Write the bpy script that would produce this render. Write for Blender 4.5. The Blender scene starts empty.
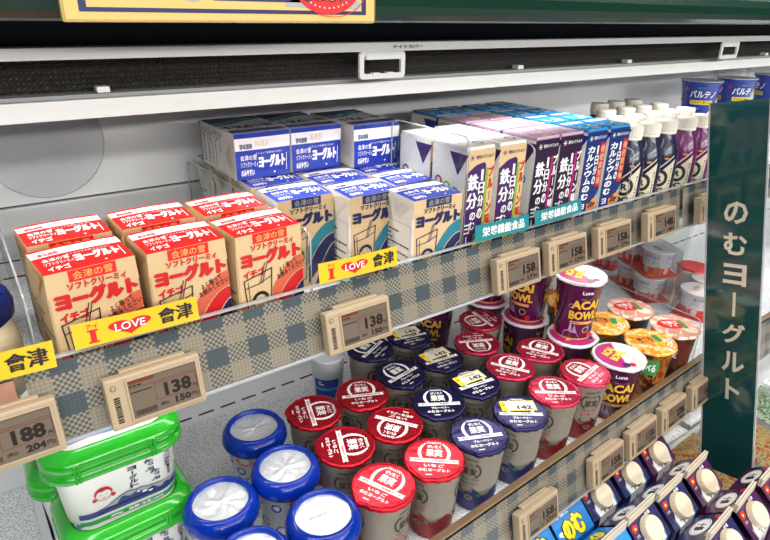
import bpy, bmesh, math, random
from mathutils import Vector, Matrix
from mathutils.geometry import tessellate_polygon
R_ = math.radians
random.seed(7)
SC = bpy.context.scene
COL = SC.collection
H = 1.50                                   # eye height: all heights below are written relative to it

# ------------------------------------------------------------------ camera, world, lights, exposure
cam = bpy.data.objects.new('camera', bpy.data.cameras.new('camera'))
COL.objects.link(cam)
cam.data.sensor_width = 36
cam.data.lens = 589.0 / 770.0 * 36
cam.data.clip_start = 0.02
CX = Vector((888, 243, -589)).normalized()
CY = Vector((-465, 270, -589)); CY = (CY - CX * CY.dot(CX)).normalized()
CZ = CX.cross(CY)
cam.matrix_world = Matrix.Translation((0, 0, H)) @ Matrix((CX, CY, CZ)).to_4x4()
SC.camera = cam

SC.view_settings.view_transform = 'Standard'
SC.view_settings.look = 'None'
SC.view_settings.gamma = 1
SC.view_settings.use_curve_mapping = False
SC.view_settings.exposure = -0.42
SC.cycles.transparent_max_bounces = 24
SC.cycles.max_bounces = 7
SC.cycles.use_denoising = True

W = bpy.data.worlds.new('store_ambience'); SC.world = W; W.use_nodes = True
W.node_tree.nodes['Background'].inputs[0].default_value = (0.80, 0.84, 0.88, 1)
W.node_tree.nodes['Background'].inputs[1].default_value = 0.10

def strip_light(name, x, y, z, lx, ly, power, col=(1, 0.97, 0.92), rot=(0, 0, 0)):
    l = bpy.data.lights.new(name, 'AREA'); l.shape = 'RECTANGLE'; l.size = lx; l.size_y = ly
    l.energy = power; l.color = col
    o = bpy.data.objects.new(name, l); COL.objects.link(o); o.location = (x, y, z + H); o.rotation_euler = rot
    return o
strip_light('ceiling_light', 0.8, -0.42, 1.25, 6.0, 0.16, 75)
strip_light('ceiling_light', 0.8, -0.05, 1.25, 6.0, 0.16, 55)
strip_light('ceiling_light', 0.8, -1.9, 1.25, 6.0, 0.16, 50)
strip_light('ceiling_light', 0.8, -3.6, 1.25, 7.0, 0.20, 175, rot=(R_(35), 0, 0))
strip_light('ceiling_light', 0.8, -6.0, 1.25, 8.0, 0.20, 250, rot=(R_(50), 0, 0))

cl = strip_light('added_top_fill', 0.9, 0.556, -0.0865, 2.6, 0.016, 3.6); cl.data.spread = R_(115)   # added fill light under the air duct, without fixture, to brighten carton tops

# ------------------------------------------------------------------ materials
M = {}
def nodes_of(name):
    m = bpy.data.materials.new(name); m.use_nodes = True
    return m, m.node_tree.nodes, m.node_tree.links
def mat(name, col, rough=0.5, metal=0.0, var=0.06, scale=60, bump=0.0, bscale=200, coat=0.0, emit=None, spec=0.5, alpha=1.0, trans=0.0, sss=0.0):
    m, N, L = nodes_of(name)
    p = N['Principled BSDF']
    p.inputs['Roughness'].default_value = rough
    p.inputs['Metallic'].default_value = metal
    p.inputs['Coat Weight'].default_value = coat
    p.inputs['Coat Roughness'].default_value = 0.08
    p.inputs['Specular IOR Level'].default_value = spec
    p.inputs['Alpha'].default_value = alpha
    p.inputs['Transmission Weight'].default_value = trans
    tc = N.new('ShaderNodeTexCoord')
    nz = N.new('ShaderNodeTexNoise'); nz.inputs['Scale'].default_value = scale; nz.inputs['Detail'].default_value = 2
    L.new(tc.outputs['Object'], nz.inputs['Vector'])
    mx = N.new('ShaderNodeMix'); mx.data_type = 'RGBA'
    c = Vector(col)
    mx.inputs['A'].default_value = (*(c * (1 - var)), 1)
    mx.inputs['B'].default_value = (*[min(1, v * (1 + var)) for v in c], 1)
    L.new(nz.outputs['Fac'], mx.inputs['Factor'])
    L.new(mx.outputs['Result'], p.inputs['Base Color'])
    if bump:
        b = N.new('ShaderNodeBump'); b.inputs['Strength'].default_value = bump; b.inputs['Distance'].default_value = 0.002
        n2 = N.new('ShaderNodeTexNoise'); n2.inputs['Scale'].default_value = bscale; n2.inputs['Detail'].default_value = 3
        L.new(tc.outputs['Object'], n2.inputs['Vector'])
        L.new(n2.outputs['Fac'], b.inputs['Height']); L.new(b.outputs['Normal'], p.inputs['Normal'])
    if emit:
        p.inputs['Emission Color'].default_value = (*col, 1); p.inputs['Emission Strength'].default_value = emit
    M[name] = m
    return m
def clear(name, tint=(0.93, 0.95, 0.95), rough=0.04, gloss=0.10, haze=0.0, hazecol=(0.8, 0.82, 0.84)):
    m, N, L = nodes_of(name)
    N.remove(N['Principled BSDF']); out = N['Material Output']
    t = N.new('ShaderNodeBsdfTransparent'); t.inputs[0].default_value = (*tint, 1)
    g = N.new('ShaderNodeBsdfGlossy'); g.inputs['Roughness'].default_value = rough
    f = N.new('ShaderNodeFresnel'); f.inputs[0].default_value = 1.30
    a = N.new('ShaderNodeMath'); a.operation = 'MULTIPLY_ADD'; a.inputs[1].default_value = min(1.0, gloss * 4); a.inputs[2].default_value = gloss * 0.2; L.new(f.outputs[0], a.inputs[0])
    mx = N.new('ShaderNodeMixShader'); L.new(a.outputs[0], mx.inputs[0]); L.new(t.outputs[0], mx.inputs[1]); L.new(g.outputs[0], mx.inputs[2])
    last = mx
    if haze:
        d = N.new('ShaderNodeBsdfDiffuse'); d.inputs[0].default_value = (*hazecol, 1)
        m2 = N.new('ShaderNodeMixShader'); m2.inputs[0].default_value = haze
        L.new(mx.outputs[0], m2.inputs[1]); L.new(d.outputs[0], m2.inputs[2]); last = m2
    L.new(last.outputs[0], out.inputs[0])
    M[name] = m
    return m

mat('white_enamel', (0.72, 0.74, 0.76), 0.38, var=0.03, scale=8)
mat('back_panel', (0.86, 0.875, 0.89), 0.42, var=0.05, scale=5)
mat('joint_dark', (0.02, 0.02, 0.02), 0.8)
mat('shelf_enamel', (0.84, 0.86, 0.87), 0.4, var=0.05, scale=12)
mat('rail_white', (0.90, 0.90, 0.90), 0.35, var=0.03)
mat('rail_groove', (0.34, 0.36, 0.37), 0.5)
mat('valance_gloss', (0.010, 0.014, 0.018), 0.25, coat=0.0, spec=0.25, var=0.4, scale=9)
mat('canopy_green', (0.005, 0.030, 0.019), 0.22, coat=0.0, spec=0.35, var=0.2, scale=6)
mat('gold_paper', (0.62, 0.43, 0.14), 0.35, var=0.06, scale=20)
mat('cream_paper', (0.80, 0.68, 0.38), 0.5)
mat('navy_ink', (0.012, 0.018, 0.09), 0.35)
mat('gold_edge', (0.8, 0.6, 0.22), 0.25, metal=0.8)
mat('red_ink', (0.58, 0.012, 0.018), 0.4)
mat('red_label', (0.72, 0.018, 0.015), 0.22)
mat('coral_ink', (0.62, 0.12, 0.06), 0.4)
mat('black_ink', (0.012, 0.012, 0.014), 0.45)
mat('white_ink', (0.90, 0.90, 0.90), 0.22)
mat('grey_ink', (0.32, 0.33, 0.35), 0.5)
mat('gold_ink', (0.75, 0.40, 0.12), 0.4)
mat('cream_carton', (0.66, 0.47, 0.26), 0.42, var=0.05, bump=0.05, bscale=30)
mat('white_carton', (0.84, 0.81, 0.76), 0.4, var=0.04, bump=0.05, bscale=30)
mat('blue_label', (0.018, 0.045, 0.36), 0.22)
mat('art_blue', (0.20, 0.45, 0.62), 0.35)
mat('teal_ink', (0.02, 0.20, 0.28), 0.4)
mat('cyan_ink', (0.03, 0.36, 0.62), 0.22)
mat('yellow_card', (0.74, 0.46, 0.012), 0.45, var=0.04)
mat('gold_yellow', (0.80, 0.50, 0.03), 0.4)
mat('yellow_ink', (0.90, 0.72, 0.02), 0.4)
mat('teal_card', (0.012, 0.20, 0.23), 0.35, var=0.05)
mat('tag_shell', (0.38, 0.29, 0.19), 0.42, var=0.04)
mat('tag_shell_side', (0.36, 0.30, 0.25), 0.5, var=0.04)
mat('tag_screen', (0.135, 0.105, 0.080), 0.22, var=0.05)
mat('tag_ink', (0.014, 0.009, 0.008), 0.3)
mat('tag_red', (0.16, 0.02, 0.015), 0.3)
mat('purple_carton', (0.055, 0.014, 0.11), 0.35, var=0.1)
mat('plum_carton', (0.022, 0.008, 0.035), 0.35, var=0.1)
mat('deep_blue_carton', (0.012, 0.03, 0.16), 0.33, var=0.1)
mat('lilac_top', (0.66, 0.42, 0.62), 0.22)
mat('sky_top', (0.04, 0.30, 0.72), 0.22)
mat('olive_ink', (0.28, 0.40, 0.02), 0.4)
mat('orange_ink', (0.80, 0.26, 0.02), 0.4)
mat('green_ink', (0.02, 0.28, 0.06), 0.4)
mat('magenta_ink', (0.42, 0.01, 0.17), 0.35)
mat('acai_purple', (0.115, 0.006, 0.085), 0.24, var=0.12, coat=0.3)
mat('acai_splash', (0.42, 0.30, 0.50), 0.3, var=0.2)
mat('bottle_cap', (0.86, 0.82, 0.73), 0.42, var=0.03)
mat('bottle_navy', (0.012, 0.016, 0.05), 0.25, coat=0.3)
mat('bottle_purple', (0.12, 0.012, 0.10), 0.25, coat=0.3)
mat('bottle_cream', (0.70, 0.62, 0.47), 0.35)
mat('lid_red', (0.50, 0.008, 0.022), 0.20, metal=0.70, bump=0.22, bscale=90, var=0.1)
mat('lid_crimson', (0.58, 0.03, 0.085), 0.20, metal=0.70, bump=0.22, bscale=90, var=0.1)
mat('lid_navy', (0.018, 0.016, 0.085), 0.20, metal=0.70, bump=0.22, bscale=90, var=0.1)
mat('lid_white', (0.80, 0.79, 0.80), 0.25, metal=0.2, bump=0.25, bscale=80)
mat('cup_paper', (0.35, 0.31, 0.255), 0.42, var=0.04)
mat('cup_text', (0.05, 0.035, 0.03), 0.5)
mat('cup_red_band', (0.30, 0.012, 0.016), 0.35, var=0.3, scale=120)
mat('cup_blue_band', (0.035, 0.035, 0.20), 0.35, var=0.3, scale=120)
mat('cup_seal', (0.06, 0.035, 0.02), 0.4)
mat('blue_rim', (0.001, 0.022, 0.27), 0.13, var=0.1, spec=0.35)
mat('foil', (0.80, 0.83, 0.86), 0.34, metal=0.6, var=0.04, bump=0.3, bscale=120)
mat('blue_cup_body', (0.70, 0.73, 0.78), 0.35)
mat('tub_green', (0.012, 0.42, 0.012), 0.20, var=0.1, coat=0.5)
mat('tub_white', (0.86, 0.86, 0.85), 0.30, var=0.02, coat=0.3)
mat('tub_navy', (0.02, 0.04, 0.17), 0.35)
mat('tub_sky', (0.10, 0.25, 0.62), 0.3)
mat('sign_green', (0.006, 0.055, 0.052), 0.10, var=0.12, scale=12, coat=0.6)
mat('sign_letter', (0.60, 0.54, 0.44), 0.4)
mat('floor_vinyl', (0.45, 0.45, 0.44), 0.35, var=0.05, scale=3)
mat('sticker_white', (0.75, 0.75, 0.72), 0.4)
mat('tokachi_navy', (0.014, 0.014, 0.085), 0.30, var=0.1, coat=0.2)
mat('tokachi_purple', (0.055, 0.010, 0.065), 0.30, var=0.1, coat=0.2)
mat('rakuou_blue', (0.008, 0.20, 0.58), 0.32, var=0.05)
mat('pale_pink', (0.66, 0.50, 0.50), 0.22)
mat('fin_board', (0.62, 0.54, 0.42), 0.45)
mat('gable_cap', (0.66, 0.58, 0.44), 0.42)
mat('jar_cream', (0.72, 0.62, 0.42), 0.35)
mat('brown_rail', (0.20, 0.13, 0.075), 0.25, var=0.12, coat=0.4)
mat('lamp_tube', (1.0, 0.97, 0.92), 0.5, emit=10.0)
clear('clear_plastic', gloss=0.10)
clear('clear_sheet', tint=(0.95, 0.965, 0.965), gloss=0.02)
clear('strip_sheet', tint=(0.96, 0.96, 0.955), gloss=0.035, rough=0.2)
clear('clear_edge', tint=(0.75, 0.78, 0.80), gloss=0.25, haze=0.35)
clear('hazy_disc', tint=(0.90, 0.90, 0.91), gloss=0.02, haze=0.16)
clear('blue_clear', tint=(0.05, 0.16, 0.62), gloss=0.25, rough=0.06, haze=0.2, hazecol=(0.01, 0.05, 0.35))
clear('wrap_film', tint=(0.97, 0.975, 0.98), gloss=0.12, rough=0.08, haze=0.02)

def speckle():
    m, N, L = nodes_of('speckled_mat'); p = N['Principled BSDF']; p.inputs['Roughness'].default_value = 0.5
    tc = N.new('ShaderNodeTexCoord')
    v = N.new('ShaderNodeTexVoronoi'); v.inputs['Scale'].default_value = 420; L.new(tc.outputs['Object'], v.inputs['Vector'])
    r = N.new('ShaderNodeValToRGB'); e = r.color_ramp.elements
    e[0].position = 0.22; e[0].color = (0.34, 0.38, 0.43, 1); e[1].position = 0.50; e[1].color = (0.88, 0.91, 0.93, 1)
    L.new(v.outputs['Distance'], r.inputs[0]); L.new(r.outputs[0], p.inputs['Base Color'])
    b = N.new('ShaderNodeBump'); b.inputs['Strength'].default_value = 0.3; b.inputs['Distance'].default_value = 0.001
    L.new(v.outputs['Distance'], b.inputs['Height']); L.new(b.outputs['Normal'], p.inputs['Normal'])
    M['speckled_mat'] = m
speckle()
def gingham(name, slate, cream):
    m, N, L = nodes_of(name); p = N['Principled BSDF']; p.inputs['Roughness'].default_value = 0.45
    tc = N.new('ShaderNodeTexCoord'); s = N.new('ShaderNodeSeparateXYZ'); L.new(tc.outputs['Object'], s.inputs[0])
    def op(kind, a, b):
        n = N.new('ShaderNodeMath'); n.operation = kind
        for i, q in enumerate((a, b)):
            if q is None: continue
            if isinstance(q, (int, float)): n.inputs[i].default_value = q
            else: L.new(q, n.inputs[i])
        return n.outputs[0]
    def wave(sock, per, th=0.5):
        return op('GREATER_THAN', op('FRACT', op('DIVIDE', op('ADD', sock, 10.003), per), None), th)
    ax = wave(s.outputs['X'], 0.040); az = wave(s.outputs['Z'], 0.036)
    fx = wave(s.outputs['X'], 0.0050); fz = wave(s.outputs['Z'], 0.0050)
    gx = wave(s.outputs['X'], 0.0033, 0.72); gz = wave(s.outputs['Z'], 0.0033, 0.72)
    xor = op('ABSOLUTE', op('SUBTRACT', fx, fz), None)
    both = op('MULTIPLY', ax, az)
    one = op('ABSOLUTE', op('SUBTRACT', ax, az), None)
    none = op('SUBTRACT', 1.0, op('MAXIMUM', ax, az))
    gg = op('MULTIPLY', op('MAXIMUM', gx, gz), 0.35)
    amt = op('ADD', op('ADD', op('SUBTRACT', both, op('MULTIPLY', both, op('MULTIPLY', gg, 0.3))), op('MULTIPLY', one, op('MULTIPLY', xor, 0.9))), op('MULTIPLY', none, gg))
    mx = N.new('ShaderNodeMix'); mx.data_type = 'RGBA'; L.new(amt, mx.inputs['Factor'])
    mx.inputs['A'].default_value = (*cream, 1); mx.inputs['B'].default_value = (*slate, 1)
    L.new(mx.outputs['Result'], p.inputs['Base Color']); M[name] = m
gingham('gingham_card', (0.042, 0.066, 0.086), (0.31, 0.265, 0.20))
def honeycomb():
    m, N, L = nodes_of('honeycomb_black'); p = N['Principled BSDF']; p.inputs['Roughness'].default_value = 0.5
    tc = N.new('ShaderNodeTexCoord'); v = N.new('ShaderNodeTexVoronoi'); v.feature = 'DISTANCE_TO_EDGE'
    v.inputs['Scale'].default_value = 260; v.inputs['Randomness'].default_value = 0.15
    L.new(tc.outputs['Object'], v.inputs['Vector'])
    r = N.new('ShaderNodeValToRGB'); e = r.color_ramp.elements
    e[0].position = 0.03; e[0].color = (0.045, 0.035, 0.03, 1); e[1].position = 0.16; e[1].color = (0.006, 0.005, 0.005, 1)
    L.new(v.outputs['Distance'], r.inputs[0]); L.new(r.outputs[0], p.inputs['Base Color'])
    b = N.new('ShaderNodeBump'); b.invert = True; b.inputs['Strength'].default_value = 0.8; b.inputs['Distance'].default_value = 0.003
    L.new(v.outputs['Distance'], b.inputs['Height']); L.new(b.outputs['Normal'], p.inputs['Normal'])
    M['honeycomb_black'] = m
honeycomb()
def patches(name, cols, scale=26, rough=0.3, warp=0.6):
    m, N, L = nodes_of(name); p = N['Principled BSDF']; p.inputs['Roughness'].default_value = rough
    tc = N.new('ShaderNodeTexCoord'); nz = N.new('ShaderNodeTexNoise'); nz.inputs['Scale'].default_value = scale; nz.inputs['Detail'].default_value = 3
    nz.inputs['Distortion'].default_value = warp * 3
    L.new(tc.outputs['Object'], nz.inputs['Vector'])
    r = N.new('ShaderNodeValToRGB'); r.color_ramp.interpolation = 'CONSTANT'
    e = r.color_ramp.elements
    while len(e) < len(cols): e.new(0.5)
    for i, c in enumerate(cols):
        e[i].position = 0.0 if i == 0 else 0.34 + 0.32 * (i - 1) / max(1, len(cols) - 2); e[i].color = (*c, 1)
    L.new(nz.outputs['Fac'], r.inputs[0]); L.new(r.outputs[0], p.inputs['Base Color']); M[name] = m
patches('fruit_orange', [(0.60, 0.05, 0.01), (0.78, 0.26, 0.015), (0.80, 0.45, 0.03), (0.78, 0.66, 0.46), (0.55, 0.05, 0.02)], 40)
patches('fruit_cream', [(0.78, 0.60, 0.50), (0.78, 0.70, 0.58), (0.70, 0.30, 0.22), (0.80, 0.72, 0.62)], 30)
patches('fruit_side', [(0.05, 0.16, 0.03), (0.35, 0.05, 0.01), (0.60, 0.22, 0.02), (0.10, 0.02, 0.01), (0.70, 0.42, 0.20)], 38)
patches('wine_side', [(0.10, 0.01, 0.01), (0.22, 0.04, 0.03), (0.12, 0.03, 0.01), (0.30, 0.12, 0.08)], 30)
patches('pouch_salad', [(0.020, 0.100, 0.025), (0.225, 0.030, 0.010), (0.300, 0.210, 0.030), (0.250, 0.225, 0.160), (0.010, 0.050, 0.030)], 90)
patches('pouch_lime', [(0.225, 0.300, 0.015), (0.325, 0.350, 0.300), (0.025, 0.150, 0.050), (0.350, 0.050, 0.025)], 80)
patches('pouch_white', [(0.30, 0.50, 0.50), (0.75, 0.75, 0.74), (0.62, 0.66, 0.66), (0.78, 0.80, 0.80), (0.60, 0.30, 0.10)], 60)
patches('berry_art', [(0.20, 0.01, 0.12), (0.55, 0.45, 0.55), (0.35, 0.01, 0.18), (0.65, 0.30, 0.03)], 60)

# ------------------------------------------------------------------ mesh helpers
class MB:
    def __init__(s): s.v = []; s.f = []; s.m = []; s.mats = []; s.sm = []
    def mi(s, m):
        if m not in s.mats: s.mats.append(m)
        return s.mats.index(m)
    def face(s, pts, m, smooth=False):
        b = len(s.v); s.v += [tuple(p) for p in pts]; s.f.append(list(range(b, b + len(pts)))); s.m.append(s.mi(m)); s.sm.append(smooth)
    def mesh(s, vs, fs, m, smooth=False):
        b = len(s.v); s.v += [tuple(p) for p in vs]; k = s.mi(m)
        for f in fs: s.f.append([b + i for i in f]); s.m.append(k); s.sm.append(smooth)
    def box(s, x0, x1, y0, y1, z0, z1, m, bev=0.0, tf=None):
        if bev:
            bm = bmesh.new(); bmesh.ops.create_cube(bm, size=1)
            for v in bm.verts: v.co = ((x0 + x1) / 2 + v.co.x * (x1 - x0), (y0 + y1) / 2 + v.co.y * (y1 - y0), (z0 + z1) / 2 + v.co.z * (z1 - z0))
            bmesh.ops.bevel(bm, geom=bm.edges[:], offset=bev, segments=2, profile=0.6, affect='EDGES')
            bm.verts.index_update()
            vs = [v.co.copy() for v in bm.verts]; fs = [[v.index for v in f.verts] for f in bm.faces]; bm.free()
        else:
            vs = [Vector((x, y, z)) for z in (z0, z1) for y in (y0, y1) for x in (x0, x1)]
            fs = [[0, 2, 3, 1], [4, 5, 7, 6], [0, 1, 5, 4], [2, 6, 7, 3], [0, 4, 6, 2], [1, 3, 7, 5]]
        if tf: vs = [tf @ v for v in vs]
        s.mesh(vs, fs, m, smooth=False)
    def rings(s, rs, m, smooth=True, cap0=True, cap1=True, closed=True):
        n = len(rs[0]); vs = [p for r in rs for p in r]; fs = []
        for i in range(len(rs) - 1):
            for j in range(n if closed else n - 1):
                a = i * n + j; b = i * n + (j + 1) % n
                fs.append([a, b, b + n, a + n])
        s.mesh(vs, fs, m, smooth)
        if cap0: s.mesh(list(rs[0]), [list(range(n))[::-1]], m)
        if cap1: s.mesh(list(rs[-1]), [list(range(n))], m)
    def lathe(s, prof, m, n=40, c=(0, 0, 0), smooth=True, cap0=True, cap1=True):
        s.rings([[(c[0] + r * math.cos(2 * math.pi * j / n), c[1] + r * math.sin(2 * math.pi * j / n), c[2] + z) for j in range(n)] for r, z in prof], m, smooth, cap0, cap1)
    def tube(s, pts, r, m, n=8, closed=False):
        P = [Vector(p) for p in pts]; rs = []
        for i, p in enumerate(P):
            a = P[i - 1] if (i or closed) else p; b = P[(i + 1) % len(P)] if (i < len(P) - 1 or closed) else p
            t = (b - a).normalized(); u = t.cross(Vector((0, 0, 1)))
            if u.length < 1e-3: u = t.cross(Vector((0, 1, 0)))
            u.normalize(); w = u.cross(t)
            rs.append([p + u * r * math.cos(2 * math.pi * k / n) + w * r * math.sin(2 * math.pi * k / n) for k in range(n)])
        if closed: rs.append(rs[0])
        s.rings(rs, m, True, not closed, not closed)
    def build(s, name, parent=None, loc=(0, 0, 0), rot=(0, 0, 0)):
        me = bpy.data.meshes.new(name); me.from_pydata(s.v, [], s.f)
        for k in s.mats: me.materials.append(M[k])
        me.polygons.foreach_set('material_index', s.m); me.polygons.foreach_set('use_smooth', s.sm); me.update()
        o = bpy.data.objects.new(name, me); COL.objects.link(o); o.location = loc; o.rotation_euler = rot
        if parent: o.parent = parent
        return o

_tc = {}
def glyphs(t, bold):
    k = (t, bold)
    if k not in _tc:
        c = bpy.data.curves.new('t', 'FONT'); c.body = t; c.resolution_u = 2; c.offset = bold; c.space_line = 0.95; c.align_x = 'CENTER'
        o = bpy.data.objects.new('t', c); COL.objects.link(o)
        dg = bpy.context.evaluated_depsgraph_get(); me = bpy.data.meshes.new_from_object(o.evaluated_get(dg))
        vs = [(v.co.x, v.co.y) for v in me.vertices]; fs = [list(p.vertices) for p in me.polygons]
        bpy.data.objects.remove(o); bpy.data.curves.remove(c); bpy.data.meshes.remove(me)
        if not vs: vs = [(0, 0), (1, 0), (1, 1)]; fs = []
        x0 = min(v[0] for v in vs); x1 = max(v[0] for v in vs); y0 = min(v[1] for v in vs); y1 = max(v[1] for v in vs)
        _tc[k] = ([((x - x0) / max(1e-6, x1 - x0), (y - y0) / max(1e-6, y1 - y0)) for x, y in vs], fs)
    return _tc[k]

class Print:                                  # flat print mapped on a surface: f(u, v, layer) -> point
    def __init__(s, f, mb=None): s.f = f; s.mb = mb or MB(); s.k = 1
    def rect(s, u0, v0, u1, v1, m, k=None, n=1):
        k = k or s.k
        for i in range(n):
            a = u0 + (u1 - u0) * i / n; b = u0 + (u1 - u0) * (i + 1) / n
            s.mb.face([s.f(a, v0, k), s.f(b, v0, k), s.f(b, v1, k), s.f(a, v1, k)], m)
    def poly(s, pts, m, k=None):
        k = k or s.k
        P = [Vector((p[0], p[1], 0)) for p in pts]
        fs = tessellate_polygon([P]); out = []
        for a, b, c in fs:
            cr = (P[b] - P[a]).cross(P[c] - P[a]).z
            out.append([a, b, c] if cr > 0 else [a, c, b])
        s.mb.mesh([s.f(p[0], p[1], k) for p in pts], out, m)
    def disc(s, u, v, r, m, k=None, r2=None, n=28):
        s.poly([(u + r * math.cos(2 * math.pi * i / n), v + (r2 or r) * math.sin(2 * math.pi * i / n)) for i in range(n)], m, k)
    def arc(s, u, v, r, w, a0, a1, m, k=None, n=14, ry=None):
        k = k or s.k; q = (ry or r) / r
        P = [(u + (r + d) * math.cos(R_(a0 + (a1 - a0) * i / n)), v + q * (r + d) * math.sin(R_(a0 + (a1 - a0) * i / n))) for d in (w / 2, -w / 2) for i in range(n + 1)]
        s.mb.mesh([s.f(p[0], p[1], k) for p in P], [[i + n + 1, i, i + 1, i + n + 2][::-1] if a1 < a0 else [i + n + 1, i, i + 1, i + n + 2] for i in range(n)], m)
    def line(s, pts, w, m, k=None):
        k = k or s.k
        for a, b in zip(pts[:-1], pts[1:]):
            d = Vector((b[0] - a[0], b[1] - a[1])); 
            if d.length < 1e-7: continue
            d.normalize(); n = Vector((-d.y, d.x)) * w / 2; e = d * w * 0.4
            s.mb.face([s.f(a[0] - e.x - n.x, a[1] - e.y - n.y, k), s.f(b[0] + e.x - n.x, b[1] + e.y - n.y, k), s.f(b[0] + e.x + n.x, b[1] + e.y + n.y, k), s.f(a[0] - e.x + n.x, a[1] - e.y + n.y, k)], m)
    def text(s, t, u0, v0, u1, v1, m, bold=0.0, k=None, rot=0):
        if bold > .012 and any('\u3400' < c < '\u9fff' for c in t):       # dense characters: doubled strokes instead of an outline offset
            e = min(.035, bold * .8) * (v1 - v0) / (t.count('\n') + 1)
            for i, (du, dv) in enumerate(((-e, 0), (e, 0), (0, e * .7))): s.text(t, u0 + du, v0 + dv, u1 + du, v1 + dv, m, .006, (k or s.k) + i * .22, rot)
            return
        if bold > .045:
            e = min(.085, (bold - .03) * .7) * (v1 - v0) / (t.count('\n') + 1)
            for i, (du, dv) in enumerate(((-e, 0), (e, 0), (0, e * .6), (0, -e * .6))): s.text(t, u0 + du, v0 + dv, u1 + du, v1 + dv, m, .03, (k or s.k) + i * .22, rot)
            return
        vs, fs = glyphs(t, bold); k = (k or s.k) + 1
        P = []
        cu, cv = (u0 + u1) / 2, (v0 + v1) / 2; w, h = u1 - u0, v1 - v0
        c, sn = math.cos(R_(rot)), math.sin(R_(rot))
        for x, y in vs:
            a, b = (x - .5) * w, (y - .5) * h
            P.append(s.f(cu + a * c - b * sn, cv + a * sn + b * c, k))
        s.mb.mesh(P, fs, m)
    def vtext(s, t, u0, v0, u1, v1, m, bold=0.0, k=None):
        n = len(t); dh = (v1 - v0) / n
        for i, ch in enumerate(t):
            b = v1 - dh * (i + 1)
            if ch == 'ー':
                s.rect((u0 + u1) / 2 - (u1 - u0) * .08, b + dh * .12, (u0 + u1) / 2 + (u1 - u0) * .08, b + dh * .88, m, (k or s.k) + 1)
            elif ch in '1234567890': s.text(ch, u0 + (u1 - u0) * .28, b + dh * .07, u0 + (u1 - u0) * .72, b + dh * .93, m, bold, k)
            elif ch in 'ッっゃュ':
                s.text(ch, u0 + (u1 - u0) * .3, b + dh * .3, u1, b + dh * .9, m, bold, k)
            else: s.text(ch, u0, b + dh * .07, u1, b + dh * .93, m, bold, k)
    def lines(s, u0, v0, u1, v1, n, m, fill=0.45, k=None, seed=1):   # rows of illegible small print
        rr = random.Random(seed); dh = (v1 - v0) / n
        for i in range(n):
            u = u0; b = v0 + dh * i
            while u < u1 - (u1 - u0) * .05:
                w = (u1 - u0) * rr.uniform(.03, .10); e = min(u + w, u1)
                s.rect(u, b + dh * (1 - fill) / 2, e, b + dh * (1 + fill) / 2, m, k); u = e + (u1 - u0) * .02
                if rr.random() < .08: break
    def build(s, name, parent=None, **kw): return s.mb.build(name, parent, **kw)
EPS = 0.00014
def plane(o, U, V):
    o, U, V = Vector(o), Vector(U).normalized(), Vector(V).normalized(); N = U.cross(V)
    return lambda u, v, k: o + U * u + V * v + N * (EPS * k)
def cone(r0, z0, r1, z1, a0):
    rm = (r0 + r1) / 2
    def f(u, v, k):
        t = (v - z0) / (z1 - z0); r = r0 + (r1 - r0) * t + EPS * k * 1.4 + 0.0001; a = R_(a0) + u / rm
        return Vector((r * math.cos(a), r * math.sin(a), v))
    return f

def thing(name, label, cat, loc=(0, 0, 0), rz=0, group=None, rot=None):
    o = bpy.data.objects.new(name, None); COL.objects.link(o); o.empty_display_size = 0.02
    o.location = (loc[0], loc[1], loc[2] + H); o.rotation_euler = rot if rot else (0, 0, R_(rz))
    tag(o, label, cat, group); return o
def tag(o, label=None, cat=None, group=None, kind=None):
    if label: o['label'] = label
    if cat: o['category'] = cat
    if group: o['group'] = group
    if kind: o['kind'] = kind
    return o
def dup(root, label, loc, rz=0, group=None, rot=None):
    r = root.copy(); COL.objects.link(r); r.location = (loc[0], loc[1], loc[2] + H); r.rotation_euler = rot if rot else (0, 0, R_(rz))
    r['label'] = label
    if group: r['group'] = group
    for ch in list(root.children):
        c = ch.copy(); COL.objects.link(c); c.parent = r
        for g in list(ch.children):
            d = g.copy(); COL.objects.link(d); d.parent = c
    return r
def at(o, loc, rot=(0, 0, 0)): o.location = (loc[0], loc[1], loc[2] + H); o.rotation_euler = rot; return o
class Proto:                                   # first placement uses the source thing itself, later ones copy it
    def __init__(s, maker): s.maker = maker; s.root = None
    def put(s, label, loc, rz=0, group=None, rot=None):
        if s.root is None:
            s.root = s.maker(); r = s.root; at(r, loc, rot if rot else (0, 0, R_(rz))); r['label'] = label
            if group: r['group'] = group
            return r
        return dup(s.root, label, loc, rz, group, rot)
def struct(mb, name): o = mb.build(name, loc=(0, 0, H)); o['kind'] = 'structure'; return o

F1, F2, F3 = -0.300, -0.585, -0.860            # shelf heights
# ------------------------------------------------------------------ setting
mb = MB(); mb.box(-2, 5, -5, 2, -H - .05, -H, 'floor_vinyl'); struct(mb, 'floor')
mb = MB(); mb.box(-1.5, 4.5, 0.858, 0.90, -1.45, 0.30, 'joint_dark'); wall = struct(mb, 'wall_back')
for i, (x0, x1) in enumerate([(-1.5, -0.02), (-0.016, 1.915), (1.92, 4.5)]):
    for z0, z1 in ((-0.236, 0.02), (-0.56, -0.239), (-1.40, -0.563)):
        m_ = MB(); m_.box(x0, x1, 0.850, 0.858, z0, z1, 'back_panel', bev=0.0012); m_.build('back_panel', wall)
p = Print(plane((1.90, 0.8497, -0.165), (1, 0, 0), (0, 0, 1)))
p.rect(-0.20, -0.035, -0.02, 0.035, 'sticker_white'); p.lines(-0.18, 0.0, -0.06, 0.03, 5, 'grey_ink', k=2); p.rect(-0.10, -0.03, -0.05, -0.005, 'black_ink', 2); p.lines(-0.18, -0.03, -0.12, -0.005, 3, 'grey_ink', k=2)
s_ = p.build('back_panel_sticker', wall)
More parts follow.
